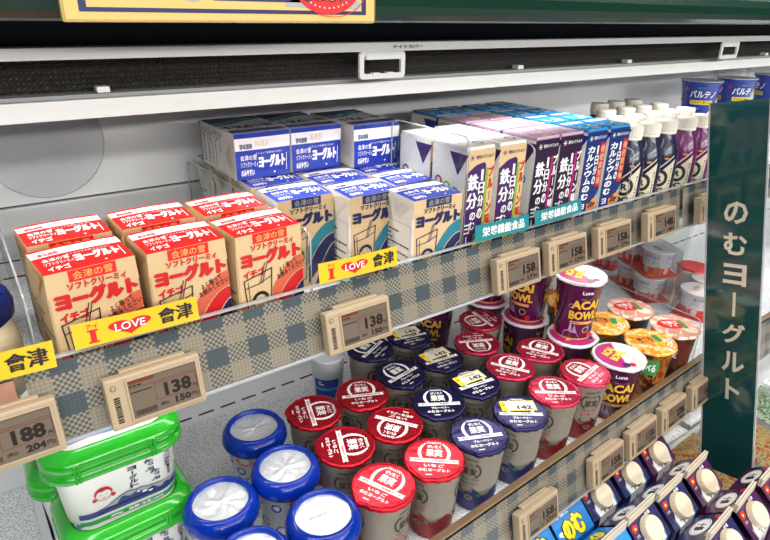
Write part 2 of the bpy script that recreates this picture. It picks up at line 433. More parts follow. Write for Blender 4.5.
# canopy over the case: valance box, rounded green cornice
mb = MB(); mb.box(-1.5, 4.5, 0.512, 0.90, -0.0290, 0.10, 'valance_gloss', bev=0.002); struct(mb, 'trim_1')
mb = MB()
prof = [(0.52, -0.0095), (0.405, -0.0095), (0.398, -0.008), (0.392, -0.004), (0.389, 0.002), (0.388, 0.010), (0.391, 0.018), (0.398, 0.026), (0.400, 0.16), (0.52, 0.16)]
mb.rings([[(x, y, z) for y, z in prof] for x in (-1.5, 4.5)], 'canopy_green', smooth=False)
struct(mb, 'trim_2')
# pull bar of the night cover (top rail), air grille, lower white rail
mb = MB(); mb.box(-1.5, 4.5, 0.499, 0.511, -0.0377, -0.0292, 'rail_white', bev=0.0015)
bar = mb.build('night_cover_rail'); at(bar, (0, 0, 0)); tag(bar, 'long white pull rail of the night cover under the dark canopy', 'rail')
p = Print(plane((0.372, 0.4988, -0.0335), (1, 0, 0), (0, 0, 1)))
p.text('ナイトカバー', -0.004, -0.0016, 0.034, 0.0016, 'black_ink', bold=0.03); p.build('lettering', bar)
mb = MB(); mb.box(-1.5, 4.5, 0.5455, 0.56, -0.0689, -0.0291, 'honeycomb_black')
grille = mb.build('air_grille'); at(grille, (0, 0, 0)); tag(grille, 'black honeycomb air grille between the two white rails', 'grille')
mb = MB(); mb.box(-1.5, 4.5, 0.524, 0.585, -0.0840, -0.0690, 'rail_white', bev=0.0015)
lip = mb.build('lower_rail'); at(lip, (0, 0, 0)); tag(lip, 'wide white air duct rail under the black grille', 'rail')
mb = MB(); mb.box(-1.5, 4.5, 0.527, 0.5445, -0.0688, -0.0655, 'rail_groove', bev=0.0006); mb.build('groove', lip)
for x in (0.103, 0.588, 0.818, 1.249):
    mb = MB(); mb.box(x - .005, x + .005, 0.5275, 0.5385, -0.0652, -0.0605, 'rail_white', bev=0.001); mb.build('clip', lip)
def make_handle():
    t = thing('pull_handle', '', 'handle')
    w, h = 0.0275, 0.0185
    mb = MB(); o_ = []
    def rr(w, h0, h1, r):
        pts = []
        for cx, cz, a in ((w - r, h1 - r, 0), (-w + r, h1 - r, 90), (-w + r, h0 + r, 180), (w - r, h0 + r, 270)):
            for i in range(5): pts.append((cx + r * math.cos(R_(a + 22.5 * i)), cz + r * math.sin(R_(a + 22.5 * i))))
        return pts
    A = rr(w, -0.0255, 0.0, 0.004); B = rr(w - .005, -0.0205, -0.004, 0.002)
    rs = [[(x, -0.003, z) for x, z in A], [(x, 0.0, z) for x, z in A], [(x, 0.0, z) for x, z in B], [(x, -0.003, z) for x, z in B], [(x, -0.003, z) for x, z in A]]
    mb.rings(rs, 'rail_white', smooth=False, cap0=False, cap1=False); mb.build('frame', t)
    mb = MB(); mb.box(-0.020, 0.024, -0.0035, 0.0035, -0.0075, 0.0, 'shelf_enamel', bev=0.0008); mb.build('hinge_plate', t)
    mb = MB(); mb.box(-0.013, -0.004, -0.004, 0.001, -0.0235, -0.0195, 'rail_white', bev=0.0006); mb.box(0.004, 0.013, -0.004, 0.001, -0.0235, -0.0195, 'rail_white', bev=0.0006); o = mb.build('grip', t); o['kind'] = 'stuff'
    return t
P_ = Proto(make_handle)
P_.put('white pull handle hanging from the rail above the blue cartons', (0.358, 0.504, -0.0378))
P_.put('smaller looking white pull handle on the rail above the blue cups', (1.050, 0.504, -0.0378))

# gold notice hanging on the canopy
t = thing('notice_board', 'gold framed notice with navy border and red seal hanging on the canopy', 'sign', (0.161, 0.380, -0.0095))
mb = MB(); mb.box(-0.102, 0.102, -0.0025, 0.0025, 0.0, 0.11, 'gold_edge', bev=0.002); mb.build('board', t)
p = Print(plane((0, -0.0026, 0), (1, 0, 0), (0, 0, 1)))
p.rect(-0.100, 0.0015, 0.100, 0.108, 'gold_paper', 1); p.rect(-0.093, 0.0055, 0.093, 0.104, 'navy_ink', 2); p.rect(-0.089, 0.0078, 0.089, 0.101, 'gold_paper', 3)
p.rect(-0.018, 0.0125, 0.060, 0.017, 'navy_ink', 4); p.disc(-0.03, 0.0135, .005, 'grey_ink', 4, r2=.002)
p.poly([(0.03, .0100), (0.086, .009), (0.089, .012), (0.07, .03), (0.03, .012)], 'grey_ink', 4)
p.disc(0.062, 0.026, 0.027, 'red_ink', 5, r2=0.0205); p.arc(0.066, 0.026, 0.0285, .0006, 200, 345, 'red_ink', 6, ry=.022)
for i in range(15):
    a = R_(205 + 9.5 * i); p.disc(0.062 + .0225 * math.cos(a), 0.026 + .0165 * math.sin(a), .0005, 'white_ink', 7, n=6)
p.text('されない!', 0.043, 0.0135, 0.080, 0.0225, 'black_ink', .05, 7); p.text('されない!', 0.0435, 0.0142, 0.0795, 0.0222, 'cream_paper', 0.0, 9)
p.build('printed_face', t)

# round clear disc against the back panel
mb = MB(); N_ = 64
r0 = [(0.066 * math.cos(2 * math.pi * i / N_), 0, 0.066 * math.sin(2 * math.pi * i / N_)) for i in range(N_)]
mb.rings([r0, [(x, 0.0015, z) for x, _, z in r0]], 'hazy_disc', smooth=False)
disc = mb.build('plastic_disc'); at(disc, (0.080, 0.797, -0.151)); tag(disc, 'big round hazy plastic disc in front of the white back panel', 'disc')
mb = MB(); mb.tube([(x * 1.0, 0.0007, z * 1.0) for x, _, z in r0], 0.0006, 'rail_groove', 5, closed=True); mb.build('rim', disc)

# ------------------------------------------------------------------ shelves
def shelf(label, x0, x1, z, yf, yaw, strip_top, strip_h, tilt, brown=False, gx=None):
    t = thing('display_shelf', label, 'shelf', (x0, yf, z)); L = x1 - x0
    k = math.tan(R_(yaw))
    def slab(a, b, c, d, m, name, bev=0.001):
        m_ = MB(); m_.box(0.0, L, a, b, c, d, m, bev=bev)
        m_.v = [(x, y + (k * x if y < 0.1 else 0), z_) for x, y, z_ in m_.v]
        return m_.build(name, t)
    yb = 0.846 - yf; ys = 0.758 - yf
    slab(0.012, ys, -0.018, 0.0, 'shelf_enamel', 'deck')
    slab(0.016, ys - 0.004, 0.0002, 0.0016, 'speckled_mat', 'shelf_mat', bev=0.0005)
    slab(ys, yb, -0.018, 0.0, 'shelf_enamel', 'slotted_strip')
    m_ = MB(); n = int(L / 0.0355)
    for r_ in (0.012, 0.068):
        for i in range(n): m_.box(0.006 + i * 0.0355, 0.030 + i * 0.0355, ys + r_, ys + r_ + 0.0035, 0.0001, 0.0006, 'joint_dark')
    o = m_.build('air_slots', t); o['kind'] = 'stuff'
    # front rail, tilted face: local frame through its top edge
    fr = bpy.data.objects.new('price_rail', None)
    a = R_(tilt)
    rot = (-a, 0, R_(yaw))
    def rail_part(m_, name): return m_.build(name, t, loc=(0, 0, strip_top - z), rot=rot)
    Lr = L / math.cos(R_(yaw)) - 0.001
    m_ = MB(); m_.box(0, Lr, 0.004, 0.0065, -strip_h, 0, 'strip_sheet'); m_.box(0, Lr, -0.0005, 0.0065, -strip_h - 0.003, -strip_h, 'clear_edge'); rail_part(m_, 'price_rail')
    m_ = MB(); m_.box(0, Lr, 0.0010, 0.0014, -strip_h + 0.001, -0.003, 'gingham_card'); rail_part(m_, 'gingham_insert')
    m_ = MB(); m_.box(0, Lr, -0.0012, -0.0004, -strip_h + 0.0005, -0.0005, 'strip_sheet'); rail_part(m_, 'clear_cover')
    m_ = MB()
    if brown: m_.box(0, Lr, 0.001, 0.011, 0.0003, 0.0035, 'brown_rail', bev=0.0008); m_.box(0, Lr, 0.0075, 0.0112, -0.03, 0.0, 'brown_rail', bev=0.0006)
    else: m_.box(0, Lr, -0.0012, 0.0065, 0.0003, 0.0018, 'clear_edge', bev=0.0005)
    rail_part(m_, 'top_edge')
    return t
shelf('upper white shelf carrying the cartons, gingham strip along its front', 0.0, 0.925, F1, 0.4625, 0.3, -0.2525, 0.068, 12)
shelf('neighbouring upper shelf behind the green hanging sign', 0.935, 2.3, F1, 0.4675, 0.3, -0.2525, 0.068, 12)
shelf('upper shelf under the blue jar and brown talker', -0.62, -0.006, F1, 0.462, 0.0, -0.2535, 0.068, 12)
shelf('middle shelf carrying lidded cups, brown edge along its front', -0.010, 0.972, F2, 0.325, 3.05, -0.540, 0.078, 12, True)
shelf('neighbouring middle shelf right of the cup shelf', 0.984, 2.3, F2, 0.378, 1.0, -0.540, 0.078, 12, True)
shelf('neighbouring middle shelf with bare speckled mat beside the green tubs', -0.66, -0.026, F2, 0.325, 0.0, -0.540, 0.078, 12, True)
# shelf mounted lamps beneath the upper shelf
t = thing('shelf_lamp', 'slim lamp tube fixed beneath the upper shelf over the cups', 'lamp', (0.46, 0.532, F1 - 0.028))
mb = MB(); mb.box(-0.45, 0.45, -0.010, 0.0085, 0.0055, 0.0095, 'rail_white', bev=0.001); mb.box(-0.45, 0.45, 0.0065, 0.0085, -0.012, 0.0055, 'rail_white'); mb.build('housing', t)  # back plate added to block the tube's light towards the rear lids
mb = MB(); mb.rings([[(x, 0.0062 * math.cos(R_(45 * i)), 0.0062 * math.sin(R_(45 * i)) - 0.001) for i in range(8)] for x in (-0.44, 0.44)], 'lamp_tube'); mb.build('tube', t)
# lowest deck of the case
mb = MB(); mb.box(-0.6, 2.3, 0.05, 0.846, F3 - 0.02, F3, 'shelf_enamel', bev=0.002); o = mb.build('bottom_deck'); at(o, (0, 0, 0)); tag(o, 'bottom deck of the chilled case under the spouted cartons', 'shelf')
mb = MB(); mb.box(-0.6, 2.3, 0.04, 0.84, -H + 0.001, F3 - 0.021, 'white_enamel', bev=0.004); o = mb.build('case_base'); at(o, (0, 0, 0)); tag(o, 'white enamel base of the chilled display case', 'display case')

# clear dividers
def divider(label, x, y0, y1, z0, h, m='clear_sheet', edge=True):
    L = y1 - y0; r = 0.012
    out = [(0, 0), (L, 0)] + [(L - r + r * math.cos(R_(a)), h - r + r * math.sin(R_(a))) for a in (0, 22, 45, 67, 90)] + [(r + r * math.cos(R_(a)), h - r + r * math.sin(R_(a))) for a in (90, 112, 135, 157, 180)]
    mb = MB(); mb.rings([[(0, y, z) for y, z in out], [(0.0018, y, z) for y, z in out]], m, smooth=False)
    o = mb.build('shelf_divider'); at(o, (x, y0, z0)); tag(o, label, 'divider')
    if edge:
        mb = MB(); mb.tube([(0.0009, y, z) for y, z in out[1:] + [out[0]]], 0.0010, 'clear_edge', 5); mb.build('edge', o)
    return o
divider('clear plastic divider between the blue jar and red cartons', 0.012, 0.474, 0.83, F1 + .002, 0.095, 'clear_plastic')
divider('clear plastic divider between red cartons and blue cartons', 0.2545, 0.474, 0.83, F1 + .002, 0.100)
divider('tall clear divider beside the white iron drink cartons', 0.458, 0.474, 0.62, F1 + .002, 0.170)
divider('clear divider between white and purple slim cartons', 0.5685, 0.474, 0.66, F1 + .002, 0.150)
divider('clear divider between slim cartons and capped bottles', 0.786, 0.474, 0.80, F1 + .002, 0.12)
divider('clear divider between noodle cups and plastic wrapped cup packs', 0.968, 0.40, 0.75, F2 + .002, 0.105, 'clear_plastic')

# ------------------------------------------------------------------ electronic price tags
def price_tag(label, loc, yaw, tilt, price, small, sc=1.0, w=0.0775, h=0.0445, d=0.013):
    t = thing('price_tag', label, 'price tag', loc, group='electronic price tags', rot=(-R_(tilt), 0, R_(yaw)))
    w2 = w / 2
    mb = MB(); mb.box(-w2, w2, -d, -0.002, -h, 0, 'tag_shell', bev=0.0022); mb.box(-w2 + .001, w2 - .001, -0.0055, -0.001, -h + .001, -.001, 'tag_shell_side'); mb.build('housing', t)
    mb = MB(); mb.box(-w2 + .014, w2 - .010, -0.006, 0.001, 0.0, 0.0022, 'tag_shell', bev=0.0006); mb.build('mounting_clip', t)
    p = Print(plane((0, -d - 0.0001, 0), (1, 0, 0), (0, 0, 1)))
    # recessed looking bezel: raised frame around the screen
    u0, u1, v0, v1 = -w2 + 0.017, w2 - 0.005, -h + 0.0055, -0.0055
    f = MB()
    for a, b, c, e in ((u0 - .0015, u1 + .0015, v1, v1 + .0015), (u0 - .0015, u1 + .0015, v0 - .0015, v0), (u0 - .0015, u0, v0, v1), (u1, u1 + .0015, v0, v1)):
        f.box(a, b, -d - .0012, -d + .0005, c, e, 'tag_shell')
    f.build('bezel', t)
    p.rect(u0, v0, u1, v1, 'tag_screen', 1)
    p.line([(u0 + .001, v1 - .0072), (u1 - .001, v1 - .0072)], .0004, 'tag_red', 2)
    p.rect(u0 + .001, v1 - .0035, u0 + .021, v1 - .001, 'tag_red', 2); p.lines(u0 + .001, v1 - .0065, u1 - .012, v1 - .0042, 1, 'tag_ink', .6, 2, 3)
    p.lines(u0 + .001, v1 - .0125, u0 + .018, v1 - .0095, 1, 'tag_ink', .4, 2, 8)
    p.line([(u0 + .020, v0 + .010), (u0 + .020, v1 - .009), (u1 - .001, v1 - .009), (u1 - .001, v0 + .010), (u0 + .020, v0 + .010)], .0004, 'tag_red', 2)
    p.text(price, u1 - .028, v0 + .0115, u1 - .006, v1 - .0105, 'tag_ink', .05, 2)
    p.text('円', u1 - .0048, v0 + .0115, u1 - .0018, v0 + .0145, 'tag_ink', .02, 2)
    p.text('(税込', u0 + .022, v0 + .0035, u0 + .029, v0 + .0070, 'tag_ink', .01, 2)
    p.text(small, u1 - .021, v0 + .0025, u1 - .008, v0 + .0085, 'tag_ink', .04, 2); p.text('円)', u1 - .0072, v0 + .003, u1 - .0015, v0 + .0072, 'tag_ink', .01, 2)
    rr = random.Random(len(price) + int(loc[0] * 1000)); u = u0 + .002
    while u < u0 + .019:
        a = rr.uniform(.0003, .001); p.rect(u, v0 + .002, u + a, v0 + .0065, 'tag_ink', 2); u += a + .0005
    p.build('screen', t)
    q = Print(plane((0, -d - 0.0001, 0), (1, 0, 0), (0, 0, 1)))
    v = -h + .006
    while v < -0.016:
        a = rr.uniform(.0004, .0016); q.rect(-w2 + .005, v, -w2 + .0095, v + a, 'tag_ink', 1); v += a + .0006
    q.arc(-w2 + .0062, -.0082, .0022, .0004, 0, 360, 'tag_ink', 1); q.lines(-w2 + .0048, -.0095, -w2 + .0076, -.0070, 2, 'tag_ink')
    q.build('barcode', t)
    return t
for x, pr, sm_, lb in [(-0.026, '188', '204', 'price tag reading 188 on the strip under the blue jar'), (0.085, '138', '150', 'price tag reading 138 under the front red cartons'),
                       (0.287, '138', '150', 'price tag reading 138 under the middle of the blue cartons'), (0.522, '158', '171', 'price tag reading 158 under the first teal strip card'),
                       (0.615, '158', '171', 'price tag reading 158 between the two teal cards and the blue slim cartons'), (0.717, '158', '171', 'price tag reading 158 under the blue slim cartons'),
                       (0.836, '148', '160', 'price tag reading 148 under the capped bottles'), (0.985, '148', '160', 'price tag on the strip half hidden behind the hanging sign')]:
    price_tag(lb, (x + .003, 0.4555, -0.2725 + (.002 if x > .6 else (-.003 if x < .4 else 0))), 0.3, 12, pr, sm_)
for x, pr, sm_, lb in [(0.487, '158', '171', 'price tag at the bottom edge over the blue cartons with yellow letters'), (0.642, '158', '171', 'price tag on the brown edged strip right above the first white capped carton'), (0.735, '158', '171', 'second price tag beyond the blue cartons on the brown edged strip'),
                       (0.828, '228', '246', 'price tag reading 228 on the brown edged strip'), (0.925, '168', '181', 'price tag on the brown edged strip touching the hanging sign')]:
    price_tag(lb, (x, 0.3190 + 0.0533 * x, -0.5620), 3.05, 12, pr, sm_)

# ------------------------------------------------------------------ shelf talkers
def talker(label, x, w, h, m, fn, z=-0.2475, y=0.4585, roll=0.0, name='shelf_talker'):
    t = thing(name, label, 'shelf card', (x, y, z), rot=(-R_(9), -R_(roll), 0))
    mb = MB(); n = 8
    rs = [[(w * i / n, -0.0006 - 0.0022 * math.sin(math.pi * i / n) * (v / h), v) for i in range(n + 1)] for v in (0, h * .5, h)]
    mb.rings(rs, m, smooth=True, cap0=False, cap1=False, closed=False); mb.build('card', t)
    f = lambda u, v, k: Vector((u, -0.0006 - 0.0022 * math.sin(math.pi * u / w) * (v / h) - EPS * k * 1.5, v))
    p = Print(f); fn(p, w, h); p.build('print', t)
    mb = MB(); mb.box(w * .2, w * .8, -0.0002, 0.0006, -0.012, 0.003, 'clear_sheet'); mb.build('tab', t)
def love(p, w, h):
    p.text('アイ', w * .10, h * .70, w * .19, h * .88, 'red_ink', .02); p.text('I', w * .125, h * .14, w * .165, h * .64, 'red_ink', .05)
    p.rect(w * .105, h * .12, w * .185, h * .19, 'red_ink'); p.rect(w * .105, h * .58, w * .185, h * .65, 'red_ink')
    hc = [];
    for i in range(36):
        a = 2 * math.pi * i / 36; hx = 16 * math.sin(a) ** 3; hy = 13 * math.cos(a) - 5 * math.cos(2 * a) - 2 * math.cos(3 * a) - math.cos(4 * a)
        hc.append((w * .43 + hx / 16 * w * .17, h * .50 + hy / 16 * h * .36))
    p.poly(hc, 'red_ink', 1); p.text('LOVE', w * .31, h * .36, w * .55, h * .68, 'white_ink', .01, 2)
    p.text('會津', w * .66, h * .20, w * .95, h * .84, 'black_ink', .05)
talker('yellow shelf card reading I LOVE with a red heart, under the red cartons', 0.0375, 0.098, 0.021, 'yellow_card', love, roll=-1)
talker('yellow shelf card with a red heart, under the blue cartons', 0.2555, 0.095, 0.021, 'yellow_card', love, roll=-1)
talker('yellow shelf card cut off by the frame beside the brown talker', -0.072, 0.095, 0.022, 'yellow_card', love, z=-0.2535, roll=-2)
def eiyou(p, w, h): p.text('栄養機能食品', w * .12, h * .22, w * .90, h * .80, 'white_ink', .03)
talker('teal shelf card with white characters under the cream slim cartons', 0.464, 0.092, 0.020, 'teal_card', eiyou, roll=-1)
talker('teal shelf card with white characters under the purple slim cartons', 0.567, 0.092, 0.019, 'teal_card', eiyou, roll=2)
t = thing('brown_talker', 'brown translucent card on the strip beneath the yellow card by the jar', 'shelf card', (-0.09, 0.4545, -0.2735), rot=(-R_(12), 0, 0))
mat('talker_brown', (0.26, 0.13, 0.08), 0.4, var=0.5, scale=40)
mb = MB(); mb.box(0, 0.083, -0.0010, -0.0004, -0.040, 0.016, 'talker_brown'); mb.build('card', t)

# ------------------------------------------------------------------ square yogurt cartons
def make_carton(kind):
    red = kind == 'red'
    t = thing('yogurt_carton', '', 'carton'); w, d = 0.0350, 0.027
    hf, hr, hb = 0.1085, 0.1110, 0.1000; yr = 0.017
    front = 'cream_carton'; side = 'cream_carton' if red else 'white_carton'; lab = 'red_label' if red else 'blue_label'; ink = 'red_ink' if red else 'navy_ink'
    mb = MB(); c = 0.0016
    base = [(-w + c, -d), (w - c, -d), (w, -d + c), (w, d - c), (w - c, d), (-w + c, d), (-w, d - c), (-w, -d + c)]
    def ring(z, s=1.0, bul=0): return [(x * s, y * s * (1 + bul), z) for x, y in base]
    rs = [ring(0.0, .985), ring(0.002), ring(0.035, 1.008), ring(0.07, 1.006), ring(0.088)]
    n = 8; vs = [p for r in rs for p in r]; fs = []
    mb.mesh(list(rs[0]), [list(range(8))[::-1]], side)
    for i in range(4):
        for j in range(8):
            a = i * n + j; b = i * n + (j + 1) % n
            mb.mesh([vs[a], vs[b], vs[b + n], vs[a + n]], [[0, 1, 2, 3]], front if j in (0,) else side)
    # shoulders: front & back upper faces, folded sides, gently arched roof
    A, B, C_, D = (-w, -d, .088), (w, -d, .088), (w, d, .088), (-w, d, .088)
    top = lambda u, v, k=0: Vector((u * (.975 + .03 * v / (2 * d)), -d + v, hf + .0014 * math.sin(math.pi / 2 * min(1, v / (2 * d) * 1.1)) + .0010 * (1 - (u / w) ** 2) * min(1, v / (1.2 * d)) + EPS * k * 1.2))
    G = [[top(-w + 2 * w * i / 8, 2 * d * j / 6) for i in range(9)] for j in range(7)]
    fa, fb, ba, bb = G[0][0], G[0][8], G[6][0], G[6][8]
    mb.face([A, B, fb, fa], front)
    mb.mesh([C_, D] + [G[6][i] for i in range(9)], [list(range(11))], side)
    mb.mesh([p_ for r_ in G for p_ in r_], [[j * 9 + i, j * 9 + i + 1, j * 9 + i + 10, j * 9 + i + 9] for j in range(6) for i in range(8)], lab, True)
    for s_, (p0, p1, e) in ((-1, (A, D, 0)), (1, (B, C_, 8))):
        lo = (s_ * w * 1.012, -0.003, .084)
        for f in ([p0, lo, G[0][e]], [lo, p1, G[6][e]], [G[0][e], lo] + [G[6 - j][e] for j in range(6)]): mb.face(f if s_ > 0 else f[::-1], side)
        ear = [(s_ * (w * .985 + .0014), -0.025, .1065), (s_ * (w * 1.005 + .0014), 0.024, .1065), (s_ * (w * 1.02 + .0012), -.002, .0845)]
        mb.face(ear if s_ > 0 else ear[::-1], side); mb.face(ear[::-1] if s_ > 0 else ear, side)
    mb.build('carton_body', t)
    # roof print
    L = 2 * d; p = Print(top)
    def bent(v0, v1, m, k): 
        p.mb.mesh([p.f(-w + 2 * w * i / 10, v, k) for v in (v0, v1) for i in range(11)], [[i, i + 1, i + 12, i + 11] for i in range(10)], m)
    bent(L * .64, L * .90, 'white_ink', 2); p.text('賞味期限', -w * .84, L * .66, -w * .40, L * .78, ink, 0.02, 2); p.text('16.10.31', -w * .28, L * .70, w * .18, L * .84, 'gold_ink', 0, 2)
    p.text('よくふってお飲みください', -w * .30, L * .53, w * .70, L * .58, 'white_ink', .0, 2)
    p.text('会津の雪', -w * .84, L * .42, -w * .26, L * .54, 'white_ink', .01, 2); p.text('ソフトクリーミィ', -w * .84, L * .27, -w * .22, L * .39, 'white_ink', .01, 2)
    p.text('ヨーグルト', -w * .18, L * .22, w * .80, L * .50, 'white_ink', .08, 2); p.text('イチゴ' if red else 'のみやすい', -w * .84, L * .07, -w * .36, L * .23, 'white_ink', .04, 2)
    p.disc(w * .4, L * .10, .0011, 'white_ink', 2)
    p.line([(w * .86, L * .12), (w * .86, L * .5)], .0006, 'white_ink', 2)
    p.build('top_print', t)
    # front
    p = Print(plane((0, -d * 1.010, 0), (1, 0, 0), (0, 0, 1)))
    tb = lab if red else 'navy_ink'
    p.rect(-.0175, .0985, .0185, hf - .0002, tb, 1); p.text('会津の雪', -.0145, .1000, .0155, .1070, 'gold_ink' if red else 'grey_ink', .01, 2)
    p.text('ソフトクリーミィ', -.0200, .0918, .0250, .0980, ink, .075); p.text('ヨーグルト', -.0300, .0765, .0320, .0910, ink, .17)
    if red: p.text('イチゴ', -.0295, .0660, -.0080, .0740, ink, .10)
    c1, c2, c3 = ('coral_ink', 'red_ink', 'navy_ink') if red else ('teal_ink', 'navy_ink', 'navy_ink')
    X0 = .000
    def cv(h0, h1, n=12): return [(X0 + (.0348 - X0) * i / n, h0 + (h1 - h0) * (1 - (1 - i / n) ** 2)) for i in range(n + 1)]
    def band(a0, a1, b0, b1, m, k): p.poly(cv(a0, a1) + cv(b0, b1)[::-1], m, k)
    band(.004, .058, .050, .0775, c1, 1); band(.004, .030, .026, .0620, c2, 2)
    p.poly([(.008, .002), (.0348, .002), (.0348, .0500)] + [(.0348 - .0268 * i / 8, .0500 - .048 * (i / 8) ** 1.6) for i in range(1, 9)], c3, 3)
    p.line(cv(.026, .0620), .0010, front, 3); p.line([(.0348 - .0268 * i / 8, .0500 - .048 * (i / 8) ** 1.6) for i in range(9)], .0010, front, 4)
    if red: p.text('よく振って\nお飲みください', .0040, .0615, .0335, .0730, 'black_ink', .02, 2, rot=20)
    p.rect(-.0348, .0, -.026, .040, c1, 1)
    ln = 'black_ink' if red else 'navy_ink'
    p.line([(-.0295, .064), (-.0255, .012), (-.0035, .012), (.0000, .071), (-.0295, .064)], .0011, ln, 4); p.line([(-.0288, .056), (-.014, .058), (-.001, .063)], .0009, ln, 4); p.line([(-.0255, .062), (-.0230, .020)], .0007, ln, 4)
    p.line([(-.0070, .078), (-.013, .058)], .0008, ln, 5); p.line([(-.0045, .078), (-.0105, .058)], .0008, ln, 5)
    p.disc(-.0135, .040, .0082, front, 4); p.arc(-.0135, .040, .0082, .0012, 0, 360, ln, 5, n=20); p.arc(-.0135, .041, .0074, .0034, 15, 165, ln, 6)
    p.disc(-.0165, .040, .0007, ln, 6, n=6); p.disc(-.0105, .040, .0007, ln, 6, n=6); p.arc(-.0135, .0375, .0026, .0007, 200, 340, ln, 6)
    p.rect(-.0190, .018, -.0080, .0295, ln, 5)
    p.build('front_print', t)
    # the same art on the back panel
    p = Print(plane((0, d * 1.010, 0), (-1, 0, 0), (0, 0, 1)))
    p.rect(-w + .001, .088, w - .001, hf - .004, lab, 1, 1) if not red else None
    p.text('ヨーグルト', -.0320, .0620, .0330, .0800, ink, .08); p.text('ソフトクリーミィ', -.0210, .0815, .0270, .0870, ink, .04)
    p.poly([(-.0345, .030), (-.01, .034), (.01, .048), (.0345, .054), (.0345, .040), (.01, .032), (-.01, .020), (-.0345, .016)], 'cyan_ink' if not red else 'coral_ink', 1)
    p.poly([(-.0345, .014), (-.01, .018), (.01, .030), (.0345, .038), (.0345, .002), (-.0345, .002)], 'navy_ink', 1)
    p.build('back_print', t)
    # left side: nutrition table; both sides
    for s in (-1, 1):
        p = Print(plane((s * w * 1.008, 0, 0), (0, s, 0), (0, 0, 1)))
        p.line([(-.024, .004), (-.024, .078), (.024, .078), (.024, .004), (-.024, .004)], .0005, 'grey_ink', 1)
        p.lines(-.022, .008, .022, .074, 13, 'black_ink', .42, 1, 5 + s)
        if not red: p.rect(-.0275, .0, .0275, .0035, 'teal_ink', 1)
        p.build('side_print', t)
    return t
RED, BLUE = Proto(lambda: make_carton('red')), Proto(lambda: make_carton('blue'))
g = 'red labelled yogurt cartons'
for x, y, rz, lb in [(0.0605, 0.5085, 5, 'front row red labelled strawberry yogurt carton nearest the blue jar'), (0.1385, 0.5085, 2, 'middle red labelled yogurt carton of the front row of three'), (0.2135, 0.5065, 4, 'front row red labelled yogurt carton beside the blue cartons'),
                     (0.0590, 0.580, 3, 'back row red labelled carton nearest the blue jar'), (0.1370, 0.580, 2, 'middle red labelled carton of the back row of three'), (0.2130, 0.577, 2, 'back row red labelled carton beside the blue cartons')]:
    RED.put(lb, (x, y, F1 + .0018), rz, g)
g = 'blue labelled yogurt cartons'
names = [['front', 'second', 'third', 'rearmost']]
colname = ['column touching the red cartons', 'middle column', 'column beside the slim cartons']
for c, (x, ys) in enumerate([(0.2950, (0.566, 0.632, 0.696, 0.760)), (0.3715, (0.550, 0.616, 0.682, 0.748)), (0.4140 + 0.002, (0.500,)), (0.4480 - .0, (0.5775, 0.645, 0.712, 0.778))]):
    pass
rows = ['front', 'second', 'third', 'rearmost']
for c, (x, ys) in enumerate([(0.2945, (0.580, 0.644, 0.708, 0.772)), (0.3675, (0.552, 0.614, 0.677, 0.740)), (0.4205, (0.5035,)), ]):
    for r, y in enumerate(ys):
        if c < 2: lb = f'{rows[r]} blue labelled yogurt carton standing in the {colname[c]}'
        else: lb = 'foremost blue labelled yogurt carton, standing alone beside the slim cartons'
        BLUE.put(lb, (x, y, F1 + .0018), random.uniform(-1.5, 1.5), g)
for r, y in enumerate((0.5670, 0.6300, 0.6930)):
    BLUE.put(f'{["second", "third", "rearmost"][r]} blue labelled carton in the column beside the slim cartons', (0.4410 + .0, y, F1 + .0018), random.uniform(-1, 1), g)
TOPZ = F1 + .0018 + .1112
for x, y, lb in [(0.2880, .640, 'lying blue labelled carton on top of the stack, nearest the red cartons'), (0.3600, .640, 'middle lying blue labelled carton on top of the stack'), (0.4370, .620, 'lying blue labelled carton on top, nearest the slim cartons')]:
    BLUE.put(lb, (x, y + .1125, TOPZ + .0274), 0, 'blue labelled yogurt cartons', rot=(R_(90), 0, 0))

